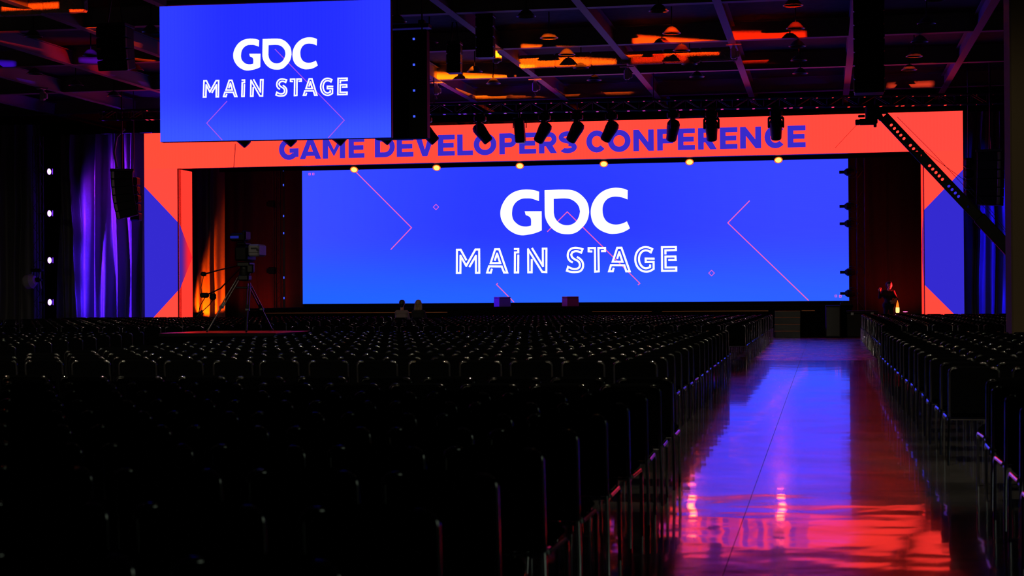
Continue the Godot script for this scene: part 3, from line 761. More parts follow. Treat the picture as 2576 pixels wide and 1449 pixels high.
func drapes() -> void:
	drape("violet-lit pleated drape left of the stage arch", Vector3(-32.2, 0, -63.25), 5.0, 8.6, 0.19, 7, M.velour, 0.22)
	drape("dark unlit drape at the far left edge, behind the lamp tower", Vector3(-38.6, 0, -62.4), 6.0, 9.0, 0.1, 12, M.velour)
	drape("blue-lit pleated drape right of the stage arch", Vector3(4.3, 0, -63.95), 5.4, 8.6, 0.17, 21, M.velour, 0.1)
	drape("orange-lit curtain inside the arch at the left, lit from below", Vector3(-27.6, 0, -66.0), 1.85, 8.2, 0.045, 5, M.velour)
	drape("dark red backdrop curtain behind the main screen", Vector3(-26.6, 0, -68.0), 32.0, 9.2, 0.05, 9, M.backdrop_cloth)
	# amber floor flood for the orange curtain
	var t := thing("floor_flood", "floor flood lamp behind the left leg, lighting the orange curtain", "lamp", Vector3(-27.5, 0, -65.25))
	part(t, "stand", boxed(Vector3(0, 0.06, 0), Vector3(0.3, 0.12, 0.24), 0.02), M.black_metal)
	lamp_can(t, Vector3(0, 0.3, 0), Vector3(1.1, 3.0, -0.62), 0.12, 0.22, M.amber_lens)
	spot(t, Vector3(0.02, 0.34, -0.02), Vector3(1.42, 2.0, -0.72), Color(1, 0.26, 0.005), 170.0, 27.0, 0.35, 0.08)
	var sh := thing("road_case", "black road case at the foot of the orange curtain", "case", Vector3(-26.75, 0, -65.0))
	part(sh, "body", boxed(Vector3(0, 0.42, 0), Vector3(0.6, 0.84, 0.5), 0.03), M.black_shell)
	part(sh, "lid", boxed(Vector3(0, 0.9, 0), Vector3(0.62, 0.12, 0.52), 0.03), M.black_shell)
	for q in [[-24.6, "left"], [3.0, "right"]]:
		var rl := thing("backdrop_flood", "red floor flood behind the %s end of the main screen, lighting the backdrop" % q[1], "lamp", Vector3(q[0], 0, -66.6), "red floods behind the screen")
		part(rl, "stand", boxed(Vector3(0, 0.06, 0), Vector3(0.3, 0.12, 0.24), 0.02), M.black_metal)
		lamp_can(rl, Vector3(0, 0.28, 0), Vector3(0, 4.0, -1.4), 0.1, 0.18, M.coral_side)
		spot(rl, Vector3(0, 0.31, -0.01), Vector3(0, 4.0, -1.4), Color(1, 0.05, 0.02), 4.5 if q[0] < 0 else 3.2, 60.0, 1.0, 0.08)
	# left lamp tower with four violet floods
	var tw := thing("lamp_tower", "vertical truss tower at far left carrying four violet floods", "tower", Vector3(-32.35, 0, -61.7))
	var b := MB.new()
	for x in [-0.15, 0.15]:
		for z in [-0.15, 0.15]: b.tube([Vector3(x, 0.04, z), Vector3(x, 8.4, z)], 0.025, 6)
	part(tw, "chord", b, M.black_metal)
	b = MB.new()
	for k in 20:
		var y := 0.2 + 0.4 * k
		var s := 1.0 if k % 2 else -1.0
		b.tube([Vector3(-0.15 * s, y, 0.15), Vector3(0.15 * s, y + 0.4, 0.15)], 0.012, 5)
		b.tube([Vector3(0.15, y, -0.15 * s), Vector3(0.15, y + 0.4, 0.15 * s)], 0.012, 5)
	part(tw, "lacing", b, M.black_metal)
	part(tw, "base_plate", boxed(Vector3(0, 0.02, 0), Vector3(0.9, 0.04, 0.9), 0.01), M.black_metal)
	var names := ["topmost", "second from the top", "third from the top", "lowest"]
	var cols := [Color(0.62, 0.12, 1.0), Color(0.4, 0.1, 1.0), Color(0.3, 0.09, 1.0), Color(0.26, 0.08, 1.0)]
	var k := 0
	for y in [6.90, 5.15, 3.19, 1.44]:
		var f := thing("violet_flood", "bright violet flood lamp on the far left tower, %s of four" % names[k], "lamp", Vector3(-31.75, y, -61.5), "violet floods on the left tower")
		lamp_can(f, Vector3(0, 0, 0), Vector3(1, 0, 0.28), 0.13, 0.26, M.violet_lens)
		b = MB.new(); b.box(Vector3(0.1, 0, -0.02), Vector3(0.02, 0.24, 0.04), 0.006)
		b = b.moved(Transform3D(Basis(), Vector3(0.06, 0, 0.02)))
		part(f, "side_strip", b, M.violet_strip)
		b = MB.new()
		b.box(Vector3(-0.16, 0, 0), Vector3(0.06, 0.06, 0.42), 0.01); b.box(Vector3(-0.33, 0, 0), Vector3(0.3, 0.05, 0.05), 0.01)
		part(f, "bracket", b, M.black_metal)
		spot(f, Vector3(0.06, 0, 0.02), Vector3(2.4, 0.15 if k else -0.6, -1.0), cols[k], 125.0 if k else 75.0, 62.0 if k else 44.0, 0.8, 0.12)
		k += 1
	# big moving lamp on the tower
	var ml := thing("wash_head", "large dark moving wash lamp hanging on the far left tower between the lower floods", "stage light", Vector3(-32.2, 2.35, -61.1))
	b = MB.new(); b.lathe([Vector2(0, -0.3), Vector2(0.2, -0.27), Vector2(0.3, -0.1), Vector2(0.3, 0.12), Vector2(0.24, 0.2), Vector2(0, 0.22)], Transform3D(Basis(Vector3.BACK, PI / 2 + 0.2), Vector3(-0.2, -0.05, 0.1)), 20)
	part(ml, "head", b, M.grey_plastic)
	b = MB.new(); b.box(Vector3(0.1, 0.42, 0), Vector3(0.5, 0.14, 0.3), 0.05); b.box(Vector3(0.08, 0.02, 0.0), Vector3(0.46, 0.2, 0.3), 0.08)
	part(ml, "base", b, M.black_shell)
	b = MB.new()
	for x in [-0.1, 0.26]: b.tube([Vector3(x, 0.36, 0.05), Vector3(x - 0.02, 0.1, 0.06), Vector3(x + 0.04, -0.35, 0.05)], 0.03, 8)
	part(ml, "yoke", b, M.steel)
	# blue floods out of sight behind the pillar light the right drape
	var rt := thing("drape_flood", "blue flood lamp on a stand at the far right, lighting the right drape", "lamp", Vector3(8.6, 0, -62.0))
	b = MB.new(); b.tube([Vector3(0, 0, 0), Vector3(0, 5.2, 0)], 0.03, 8); b.box(Vector3(0, 0.03, 0), Vector3(0.6, 0.06, 0.6), 0.01)
	part(rt, "stand", b, M.black_metal)
	for y in [1.4, 3.6, 5.2]:
		lamp_can(rt, Vector3(-0.12, y, 0), Vector3(-1, y, -0.4), 0.12, 0.22, M.blue_dot)
		spot(rt, Vector3(-0.16, y, -0.02), Vector3(-2.4, y, -1.2), Color(0.1, 0.05, 1.0), 30.0, 40.0, 0.8, 0.12)

# ---------------------------------------------------------------- truss and its lights

func truss_box(t: Node3D, a: Vector3, c: Vector3, w: float, h: float, step: float, m: Material) -> void:
	var d := (c - a).normalized()
	var side := d.cross(Vector3.UP).normalized() * (w / 2)
	var up := Vector3(0, h, 0)
	var b := MB.new()
	for s in [-1.0, 1.0]:
		for q in [0.0, 1.0]: b.tube([a + side * s + up * q, c + side * s + up * q], 0.027, 8)
	part(t, "chord", b, m)
	b = MB.new()
	var n := int((c - a).length() / step)
	for i in n:
		var p := a + d * (step * i); var p2 := a + d * (step * (i + 1))
		var f := i % 2
		for s in [-1.0, 1.0]:
			b.tube([p + side * s + up * f, p2 + side * s + up * (1 - f)], 0.012, 5)
			b.tube([p + side * s, p + side * s + up], 0.01, 5)
		b.tube([p - side * (1 - 2 * f), p2 + side * (1 - 2 * f)], 0.01, 5)
	part(t, "lacing", b, m)

func trusses() -> void:
	var a := Vector3(-26.6, 8.28, -55.6); var c := Vector3(6.6, 8.28, -58.6)
	var t := thing("front_truss", "long black box truss with small red-glinting couplers, above the coral banner", "truss")
	truss_box(t, a, c, 0.34, 0.34, 0.56, M.black_metal)
	var b := MB.new()
	var d := (c - a).normalized()
	for i in 59:
		var p := a + d * (0.56 * i + 0.2)
		var tb := Basis(Vector3.BACK, 0.08) * Basis(Vector3.RIGHT, -0.05)
		for y in [0.0, 0.34]: b.box(p + Vector3(0, y - 0.045, 0.2), Vector3(0.09 if y == 0.0 else 0.06, 0.02, 0.2 if y == 0.0 else 0.12), 0.004, tb)
		if i % 7 == 3: b.box(p + Vector3(0.2, -0.045, 0.2), Vector3(0.12, 0.02, 0.22), 0.004, tb)
	part(t, "coupler", b, M.coupler_steel).set_meta("kind", "stuff")
	b = MB.new()
	for x in [-22.0, -14.0, -6.0, 2.0]:
		var p: Vector3 = a + d * ((x - a.x) / d.x)
		b.tube([p + Vector3(0, 0.3, 0), Vector3(p.x, 9.6, p.z)], 0.02, 6)
	part(t, "chain", b, M.black_metal)
	# moving heads
	var xs := [-21.35, -19.6, -17.75, -16.0, -14.3, -12.3, -9.95, -8.77, -7.52, -5.3, -3.93, -1.64]
	var tilt := [0.75, 0.75, 0.8, 0.8, 0.72, 0.62, -0.55, -0.55, -0.55, -0.22, 0.0, 0.0]
	var fwd := [0.2, 0.2, 0.2, 0.2, 0.2, 0.2, 0.25, 0.25, 0.25, 0.5, 0.35, 0.35]
	var where := ["leftmost, half hidden under the hanging screen", "second from the left, its head showing under the hanging screen", "third from the left, its head showing under the hanging screen", "fourth from the left, at the hanging screen's lower right corner", "below the black hanging panel", "first right of the black panel, tilted right",
		"just right of the box light, tilted left", "tilted left, before the second R and S of the banner", "tilted left, before the first letter C of the last word", "tilted left, before the letter F", "pointing straight down, before the second letter E of the last word", "pointing straight down, rightmost of the row"]
	var first: Node3D
	for i in xs.size():
		var p: Vector3 = a + d * ((xs[i] - a.x) / d.x)
		var lab: String = "black moving head light, " + where[i]
		var o := thing("moving_head", lab, "stage light", Vector3(p.x, 8.2, p.z), "moving heads hung from the front truss")
		var q := MB.new()
		q.box(Vector3(0, -0.13, 0), Vector3(0.44, 0.22, 0.32), 0.05); q.box(Vector3(0, 0.01, 0), Vector3(0.3, 0.1, 0.1), 0.02)
		part(o, "base", q, M.black_shell)
		q = MB.new()
		for s in [-0.19, 0.19]: q.box(Vector3(s, -0.27, 0.17), Vector3(0.06, 0.025, 0.02), 0.005)
		q.box(Vector3(0.2, -0.2, 0.165), Vector3(0.05, 0.09, 0.01), 0.004)
		part(o, "base_trim", q, M.steel)
		q = MB.new()
		var yb := Basis(Vector3.UP, PI / 2 if tilt[i] != 0.0 else 0.0)
		q.box(Vector3(0, -0.29, 0), Vector3(0.56, 0.1, 0.18), 0.04, yb)
		for s in [-0.26, 0.26]: q.box(yb * Vector3(s, -0.47, 0), Vector3(0.07, 0.38, 0.17), 0.03, yb)
		part(o, "yoke", q, M.black_shell)
		q = MB.new()
		q.lathe([Vector2(0, -0.53), Vector2(0.16, -0.53), Vector2(0.19, -0.49), Vector2(0.21, -0.2), Vector2(0.235, -0.02), Vector2(0.235, 0.12), Vector2(0.19, 0.22), Vector2(0.09, 0.27), Vector2(0, 0.27)],
			Transform3D(Basis(Vector3.BACK, tilt[i]) * Basis(Vector3.RIGHT, fwd[i]), Vector3(0, -0.56, 0)), 20)
		part(o, "head", q, M.black_shell)
		if i == 0:
			q = MB.new(); q.tube([Vector3(-0.1, -0.9, 0), Vector3(-0.12, -1.3, 0), Vector3(-0.17, -1.78, 0)], 0.012, 5)
			part(o, "cable", q, M.black_metal)
	var pb := a + d * ((-10.85 - a.x) / d.x)
	var bx := thing("box_light", "black box-shaped stage light hanging straight down before the letter P of the banner", "stage light", Vector3(pb.x, 8.2, pb.z))
	var q := MB.new()
	q.box(Vector3(0, -0.62, 0), Vector3(0.36, 0.82, 0.34), 0.04, Basis(Vector3.BACK, 0.07))
	part(bx, "body", q, M.black_shell)
	q = MB.new(); q.tube([Vector3(-0.24, -0.5, 0), Vector3(-0.24, -0.12, 0), Vector3(0.24, -0.12, 0), Vector3(0.24, -0.5, 0)], 0.02, 6); q.box(Vector3(0, -0.03, 0), Vector3(0.08, 0.2, 0.08), 0.02)
	part(bx, "bracket", q, M.black_metal)
	q = MB.new(); q.box(Vector3(0.03, -1.04, 0), Vector3(0.3, 0.02, 0.28), 0.006)
	part(bx, "lens", q, M.black_metal)
	# six warm spotlights under the banner
	var w := ["leftmost", "second from the left", "third from the left", "fourth from the left", "fifth from the left", "rightmost"]
	var k := 0
	for x in [-19.03, -15.52, -12.05, -8.62, -5.19, -1.71]:
		var o := thing("warm_spotlight", "warm glowing spotlight under the coral banner, %s of the six" % w[k], "spotlight", Vector3(x, 6.86, -63.3), "warm spotlights under the banner")
		var dir := Vector3(0.12, -1.0, 1).normalized()
		lamp_can(o, Vector3.ZERO, dir, 0.15, 0.22, M.warm_lens)
		var ring := MB.new()
		ring.lathe([Vector2(0.168, 0.022), Vector2(0.155, 0.03), Vector2(0.126, 0.026)], Transform3D(Basis.looking_at(dir, Vector3.UP) * Basis(Vector3.RIGHT, -PI / 2), Vector3.ZERO), 20)
		part(o, "lens_ring", ring, M.orange_ring)
		q = MB.new(); q.tube([Vector3(-0.19, -0.02, -0.1), Vector3(-0.19, 0.2, -0.12), Vector3(0.19, 0.2, -0.12), Vector3(0.19, -0.02, -0.1)], 0.014, 6)
		part(o, "yoke", q, M.black_metal)
		spot(o, dir * 0.05, dir * 5, Color(1.0, 0.28, 0.07), 2.5, 55.0, 0.9, 0.15)
		k += 1
	# support towers at both ends of the main screen
	var lt := thing("screen_tower", "dark truss tower left of the main screen with a column of tiny blue lights", "tower", Vector3(-22.8, 0, -64.6))
	truss_tower(lt, 7.1, 0.3)
	for y in [6.99, 6.35, 5.04, 4.31, 2.42, 1.55]:
		part(lt, "indicator_light", boxed(Vector3(0.31, y, 0.2), Vector3(0.04, 0.09, 0.03), 0.006), M.blue_dot)
	q = MB.new(); q.box(Vector3(0.31, 3.6, 0.17), Vector3(0.09, 7.0, 0.02), 0.004)
	part(lt, "cable_tray", q, M.black_metal)
	for y in [2.72, 5.55]:
		q = MB.new(); q.box(Vector3(-0.22, y, 0.2), Vector3(0.3, 0.3, 0.2), 0.03); q.box(Vector3(-0.4, y, 0.25), Vector3(0.1, 0.2, 0.1), 0.02)
		part(lt, "distribution_box", q, M.black_shell)
	var rt := thing("screen_tower", "dark truss tower right of the main screen that carries small side lights", "tower", Vector3(1.45, 0, -64.1))
	truss_tower(rt, 7.2, 0.3)
	var names := ["topmost", "second", "third", "fourth", "lowest"]
	k = 0
	for y in [6.34, 5.00, 4.32, 2.42, 1.59]:
		var o := thing("side_light", "small black side light jutting over the right edge of the main screen, %s of five" % names[k], "stage light", Vector3(1.02, y, -63.6), "side lights on the right screen tower")
		q = MB.new(); q.box(Vector3(-0.27, 0, 0), Vector3(0.24, 0.11, 0.12), 0.01)
		part(o, "snout", q, M.black_shell)
		q = MB.new(); q.lathe([Vector2(0, -0.2), Vector2(0.1, -0.19), Vector2(0.15, -0.05), Vector2(0.15, 0.1), Vector2(0.08, 0.2), Vector2(0, 0.2)], Transform3D(Basis(Vector3.BACK, PI / 2), Vector3(0, 0, 0)), 14)
		part(o, "body", q, M.black_shell)
		q = MB.new(); q.tube([Vector3(-0.05, 0.17, 0), Vector3(0.05, 0.23, 0), Vector3(0.22, 0.2, 0), Vector3(0.3, 0, 0), Vector3(0.22, -0.2, 0), Vector3(0.05, -0.23, 0), Vector3(-0.05, -0.17, 0)], 0.016, 6); q.box(Vector3(0.3, 0, -0.1), Vector3(0.06, 0.06, 0.3), 0.01)
		part(o, "yoke", q, M.black_metal)
		k += 1

func truss_tower(t: Node3D, h: float, w: float) -> void:
	var b := MB.new()
	for x in [-w / 2, w / 2]:
		for z in [-w / 2, w / 2]: b.tube([Vector3(x, 0.03, z), Vector3(x, h, z)], 0.025, 6)
	part(t, "chord", b, M.black_metal)
	b = MB.new()
	for k in int(h / 0.4):
		var y := 0.1 + 0.4 * k
		var s := 1.0 if k % 2 else -1.0
		for z in [-w / 2, w / 2]: b.tube([Vector3(-w / 2 * s, y, z), Vector3(w / 2 * s, y + 0.4, z)], 0.012, 5)
	part(t, "lacing", b, M.black_metal)
	part(t, "base_plate", boxed(Vector3(0, 0.015, 0), Vector3(w * 2.2, 0.03, w * 2.2), 0.006), M.black_metal)

func line_array(called: String, label: String, top: Vector3, n: int, w: float, each: float, curve: float, deep: float) -> Node3D:
	var t := thing(called, label, "speaker", top)
	var p := Vector3(0, -0.1, 0); var a := 0.0
	for i in n:
		var b := MB.new()
		var bs := Basis(Vector3.RIGHT, a)
		var c := p + bs * Vector3(0, -each / 2, 0)
		b.box(c, Vector3(w, each * 0.985, deep), 0.012, bs)
		b.box(c + bs * Vector3(0, 0, deep / 2 + 0.008), Vector3(w * 0.9, each * 0.93, 0.02), 0.006, bs)
		part(t, "speaker_box", b, M.black_shell)
		for s in [-1.0, 1.0]:
			b = MB.new(); b.box(c + bs * Vector3(s * (w / 2 + 0.012), 0, deep / 2 - 0.06), Vector3(0.024, each * 0.9, 0.1), 0.006, bs)
			part(t, "side_rail", b, M.steel)
		p += bs * Vector3(0, -each, 0); a += curve
	var b := MB.new()
	b.box(Vector3(0, -0.05, 0), Vector3(w * 1.05, 0.09, deep * 1.1), 0.01)
	part(t, "fly_frame", b, M.black_metal)
	b = MB.new()
	for s in [-0.3, 0.3]:
		b.tube([Vector3(w * s, -0.05, 0), Vector3(w * s * 0.3, 0.9, 0), Vector3(w * s * 0.3, 10.2 - top.y, 0)], 0.025, 6)
	part(t, "rigging", b, M.black_metal)
	return t

func hanging() -> void:
	var la := line_array("line_array", "black line array speaker with a bright violet left edge, hanging left of the arch", Vector3(-26.86, 6.62, -58.0), 6, 0.66, 0.3, 0.05, 0.82)
	var t := thing("speaker_stack", "dark fill speakers hanging between the line array and the coral arch", "speaker", Vector3(-27.46, 6.5, -60.4))
	for i in 5: part(t, "speaker_box", boxed(Vector3(0.02 * i, -0.18 - 0.36 * i, 0), Vector3(0.42 - 0.04 * (i % 2), 0.33, 0.4), 0.05), M.black_shell)
	var b := MB.new(); b.tube([Vector3(0, -0.1, 0), Vector3(0, 3.7, 0)], 0.02, 6); b.tube([Vector3(0.15, -0.5, 0.1), Vector3(0.3, -0.75, 0.1), Vector3(0.42, -0.7, 0.1)], 0.02, 6); b.tube([Vector3(0.1, -1.1, 0.1), Vector3(0.25, -0.95, 0.1), Vector3(0.42, -0.92, 0.1)], 0.015, 6)
	part(t, "rigging", b, M.black_metal)
	la.rotation.y = -1.15
	b = MB.new()
	b.tube([Vector3(-0.09, 1.58, -0.1), Vector3(-0.19, 1.28, 0.2), Vector3(-0.24, 0.68, 0.3), Vector3(-0.12, 0.08, 0.2)], 0.05, 8)
	part(la, "cable_bundle", b, M.grey_plastic)
	line_array("line_array", "black line array speaker hanging right of the arch, with a thin blue right edge", Vector3(5.78, 6.6, -58.0), 6, 0.6, 0.31, 0.01, 0.82).rotation.y = 1.3
	t = thing("speaker_stack", "rounded black fill speakers hanging beside the right line array", "speaker", Vector3(5.2, 6.5, -60.0))
	for i in 4: part(t, "speaker_box", boxed(Vector3(0, -0.2 - 0.39 * i, 0), Vector3(0.36, 0.37, 0.36), 0.09), M.black_shell)
	b = MB.new(); b.tube([Vector3(0, -0.1, 0), Vector3(0, 3.71, 0)], 0.02, 6)
	part(t, "rigging", b, M.black_metal)
	line_array("delay_speaker", "black delay speaker high up at left, between the corner and the hanging screen", Vector3(-18.7, 8.95, -40.0), 4, 0.8, 0.28, 0.08, 0.6)
	line_array("delay_speaker", "tall black column of delay speakers hanging from the ceiling at upper right", Vector3(1.13, 9.2, -40.0), 8, 0.7, 0.33, 0.0, 0.6)
	line_array("delay_speaker", "small black hanging speaker right of the black panel near the ceiling", Vector3(-11.38, 9.6, -48.9), 3, 0.42, 0.3, 0.0, 0.4)
	line_array("delay_speaker", "black hanging speaker column at the top edge, above the first spotlights", Vector3(-9.76, 9.9, -46.0), 4, 0.5, 0.3, 0.0, 0.4)
	# camera crane
	t = thing("camera_crane", "black camera crane with a perforated arm, slanting across the right end of the banner", "camera crane", Vector3(0, 0, 0))
	var p0 := Vector3(1.95, 7.32, -53.0); var p1 := Vector3(6.3, 2.42, -53.0)
	var d := (p1 - p0).normalized(); var nrm := Vector3(-d.y, d.x, 0)
	var tr := Transform3D(Basis(d, nrm, Vector3.BACK), p0)
	b = MB.new()
	var L := (p1 - p0).length()
	var step := 0.15
	var nseg := int(L / step)
	var hw := 0.155
	for i in nseg:
		var hole := i % 12 >= 2 and i % 12 != 7 and i < 27
		var x := step * i
		if not hole:
			b.box(tr * Vector3(x + step / 2, 0, 0), Vector3(step, hw * 2, 0.05), 0.0, tr.basis)
			continue
		var ring := []; var edge := []
		for k in 12:
			var an := TAU * k / 12.0
			ring.append(Vector3(x + step / 2 + 0.042 * cos(an), -0.01 + 0.055 * sin(an), 0))
			var m2: float = maxf(absf(cos(an)) / (step / 2), absf(sin(an)) / hw)
			edge.append(Vector3(x + step / 2 + cos(an) / m2, sin(an) / m2, 0))
		var corner := [Vector3(x + step, hw, 0), Vector3(x, hw, 0), Vector3(x, -hw, 0), Vector3(x + step, -hw, 0)]
		for zz in [-0.025, 0.025]:
			var z3 := Vector3(0, 0, zz)
			for k in 12:
				var k2 := (k + 1) % 12
				b.quad(tr * (ring[k] + z3), tr * (edge[k] + z3), tr * (edge[k2] + z3), tr * (ring[k2] + z3))
				for cc: Vector3 in corner:
					var a1 := atan2(edge[k].y, edge[k].x - x - step / 2); var ac := atan2(cc.y, cc.x - x - step / 2); var a2 := atan2(edge[k2].y, edge[k2].x - x - step / 2)
					if a2 < a1: a2 += TAU
					if ac < a1: ac += TAU
					if ac > a1 and ac < a2: b.tri(tr * (edge[k] + z3), tr * (cc + z3), tr * (edge[k2] + z3))
	for s in [-1.0, 1.0]: b.box(tr * Vector3(L / 2, s * hw, 0), Vector3(L, 0.03, 0.1), 0.006, tr.basis)
	b.box(tr * Vector3(L - 1.0, 0, 0), Vector3(2.2, 0.4, 0.22), 0.02, tr.basis)
	part(t, "arm", b, M.black_shell)
	b = MB.new()
	b.tube([tr * Vector3(0.3, 0.3, 0.05), tr * Vector3(1.8, 0.34, 0.05), tr * Vector3(4.6, 0.34, 0.05), tr * Vector3(L, 0.2, 0.05)], 0.008, 5)
	b.tube([tr * Vector3(1.6, 0.16, 0.05), tr * Vector3(3.2, 0.46, 0.05), tr * Vector3(4.6, 0.42, 0.05), tr * Vector3(L, 0.2, 0.05)], 0.008, 5)
	part(t, "stay_wire", b, M.black_metal)
	b = MB.new()
	b.box(Vector3(1.58, 7.45, -53), Vector3(0.42, 0.5, 0.3), 0.06); b.box(Vector3(1.45, 7.16, -53), Vector3(0.62, 0.2, 0.26), 0.06); b.box(Vector3(1.12, 7.15, -53), Vector3(0.14, 0.17, 0.2), 0.02)
	b.box(Vector3(1.25, 7.35, -53), Vector3(0.22, 0.08, 0.1), 0.02); b.box(Vector3(1.68, 7.06, -53), Vector3(0.1, 0.16, 0.2), 0.02); b.box(Vector3(1.82, 7.5, -53), Vector3(0.5, 0.2, 0.12), 0.03)
	b.prism(pv([1.6, 7.6, 1.82, 7.6, 1.98, 7.18, 1.93, 7.15, 1.8, 7.2]), -53.1, -52.9)
	part(t, "camera_head", b, M.black_shell)
	b = MB.new(); b.tube([Vector3(1.14, 7.12, -53), Vector3(0.4, 6.35, -53.2)], 0.006, 5)
	part(t, "antenna", b, M.black_metal)
	b = MB.new(); b.tube([Vector3(6.3, 0, -53), Vector3(6.3, 2.4, -53)], 0.09, 12); b.box(Vector3(6.3, 0.06, -53), Vector3(1.2, 0.12, 1.2), 0.03); b.box(Vector3(6.9, 1.75, -53), Vector3(0.6, 0.5, 0.5), 0.05)
	b.tube([Vector3(6.3, 2.42, -53), Vector3(6.9, 1.75, -53)], 0.08, 8)
	part(t, "pedestal", b, M.black_metal)

# ---------------------------------------------------------------- seating

func arc_pts(c: Vector3, u: Vector3, w: Vector3, r: float, n := 5) -> Array:
	var o := []
	for i in n + 1:
		var a := PI / 2 * i / n
		o.append(c + u * (r * cos(a)) + w * (r * sin(a)))
	return o

func chair_shapes() -> Dictionary:
	var d := {}
	var b := MB.new(); b.box(Vector3(0, 0.455, -0.03), Vector3(0.44, 0.075, 0.45), 0.03)
	d.seat = b
	b = MB.new(); b.box(Vector3(0, 0.668, 0.224), Vector3(0.446, 0.434, 0.05), 0.014, Basis(Vector3.RIGHT, 0.1))
	d.backrest = b
	# round tubes up both sides of the back, bending in over its top corners
	for s in [-1.0, 1.0]:
		var p := [Vector3(s * 0.212, 0.42, 0.226), Vector3(s * 0.212, 0.826, 0.2665)]
		for i in range(1, 7):
			var a := PI / 2 * i / 6
			p.append(Vector3(s * (0.172 + 0.04 * cos(a)), 0.828 + 0.04 * sin(a), 0.2665 + 0.004 * sin(a)))
		p.append(Vector3(s * 0.155, 0.868, 0.2705)); p.append(Vector3(s * 0.142, 0.866, 0.25))
		b = MB.new(); b.tube(p, 0.0125, 10)
		d["post_a" if s < 0 else "post_b"] = b
	for s in [-1.0, 1.0]:
		b = MB.new()
		var q := [Vector3(s * 0.228, 0.425, 0.2), Vector3(s * 0.228, 0.425, -0.17)]
		for i in range(1, 6):
			var a := PI / 2 * i / 5
			q.append(Vector3(s * 0.228, 0.375 + 0.05 * cos(a), -0.17 - 0.05 * sin(a)))
		q.append(Vector3(s * 0.228, 0.0, -0.24))
		b.tube(q, 0.0125, 8)
		d["front%d" % s] = b
		b = MB.new(); b.tube([Vector3(s * 0.212, 0.43, 0.227), Vector3(s * 0.22, 0.25, 0.24), Vector3(s * 0.226, 0.0, 0.275)], 0.0125, 8)
		d["rear%d" % s] = b
	b = MB.new(); b.tube([Vector3(-0.222, 0.405, 0.16), Vector3(0.222, 0.405, 0.16)], 0.01, 6)
	d.stretcher = b
	b = MB.new(); b.tube([Vector3(-0.222, 0.405, -0.14), Vector3(0.222, 0.405, -0.14)], 0.01, 6)
	d.seat_bar = b
	return d

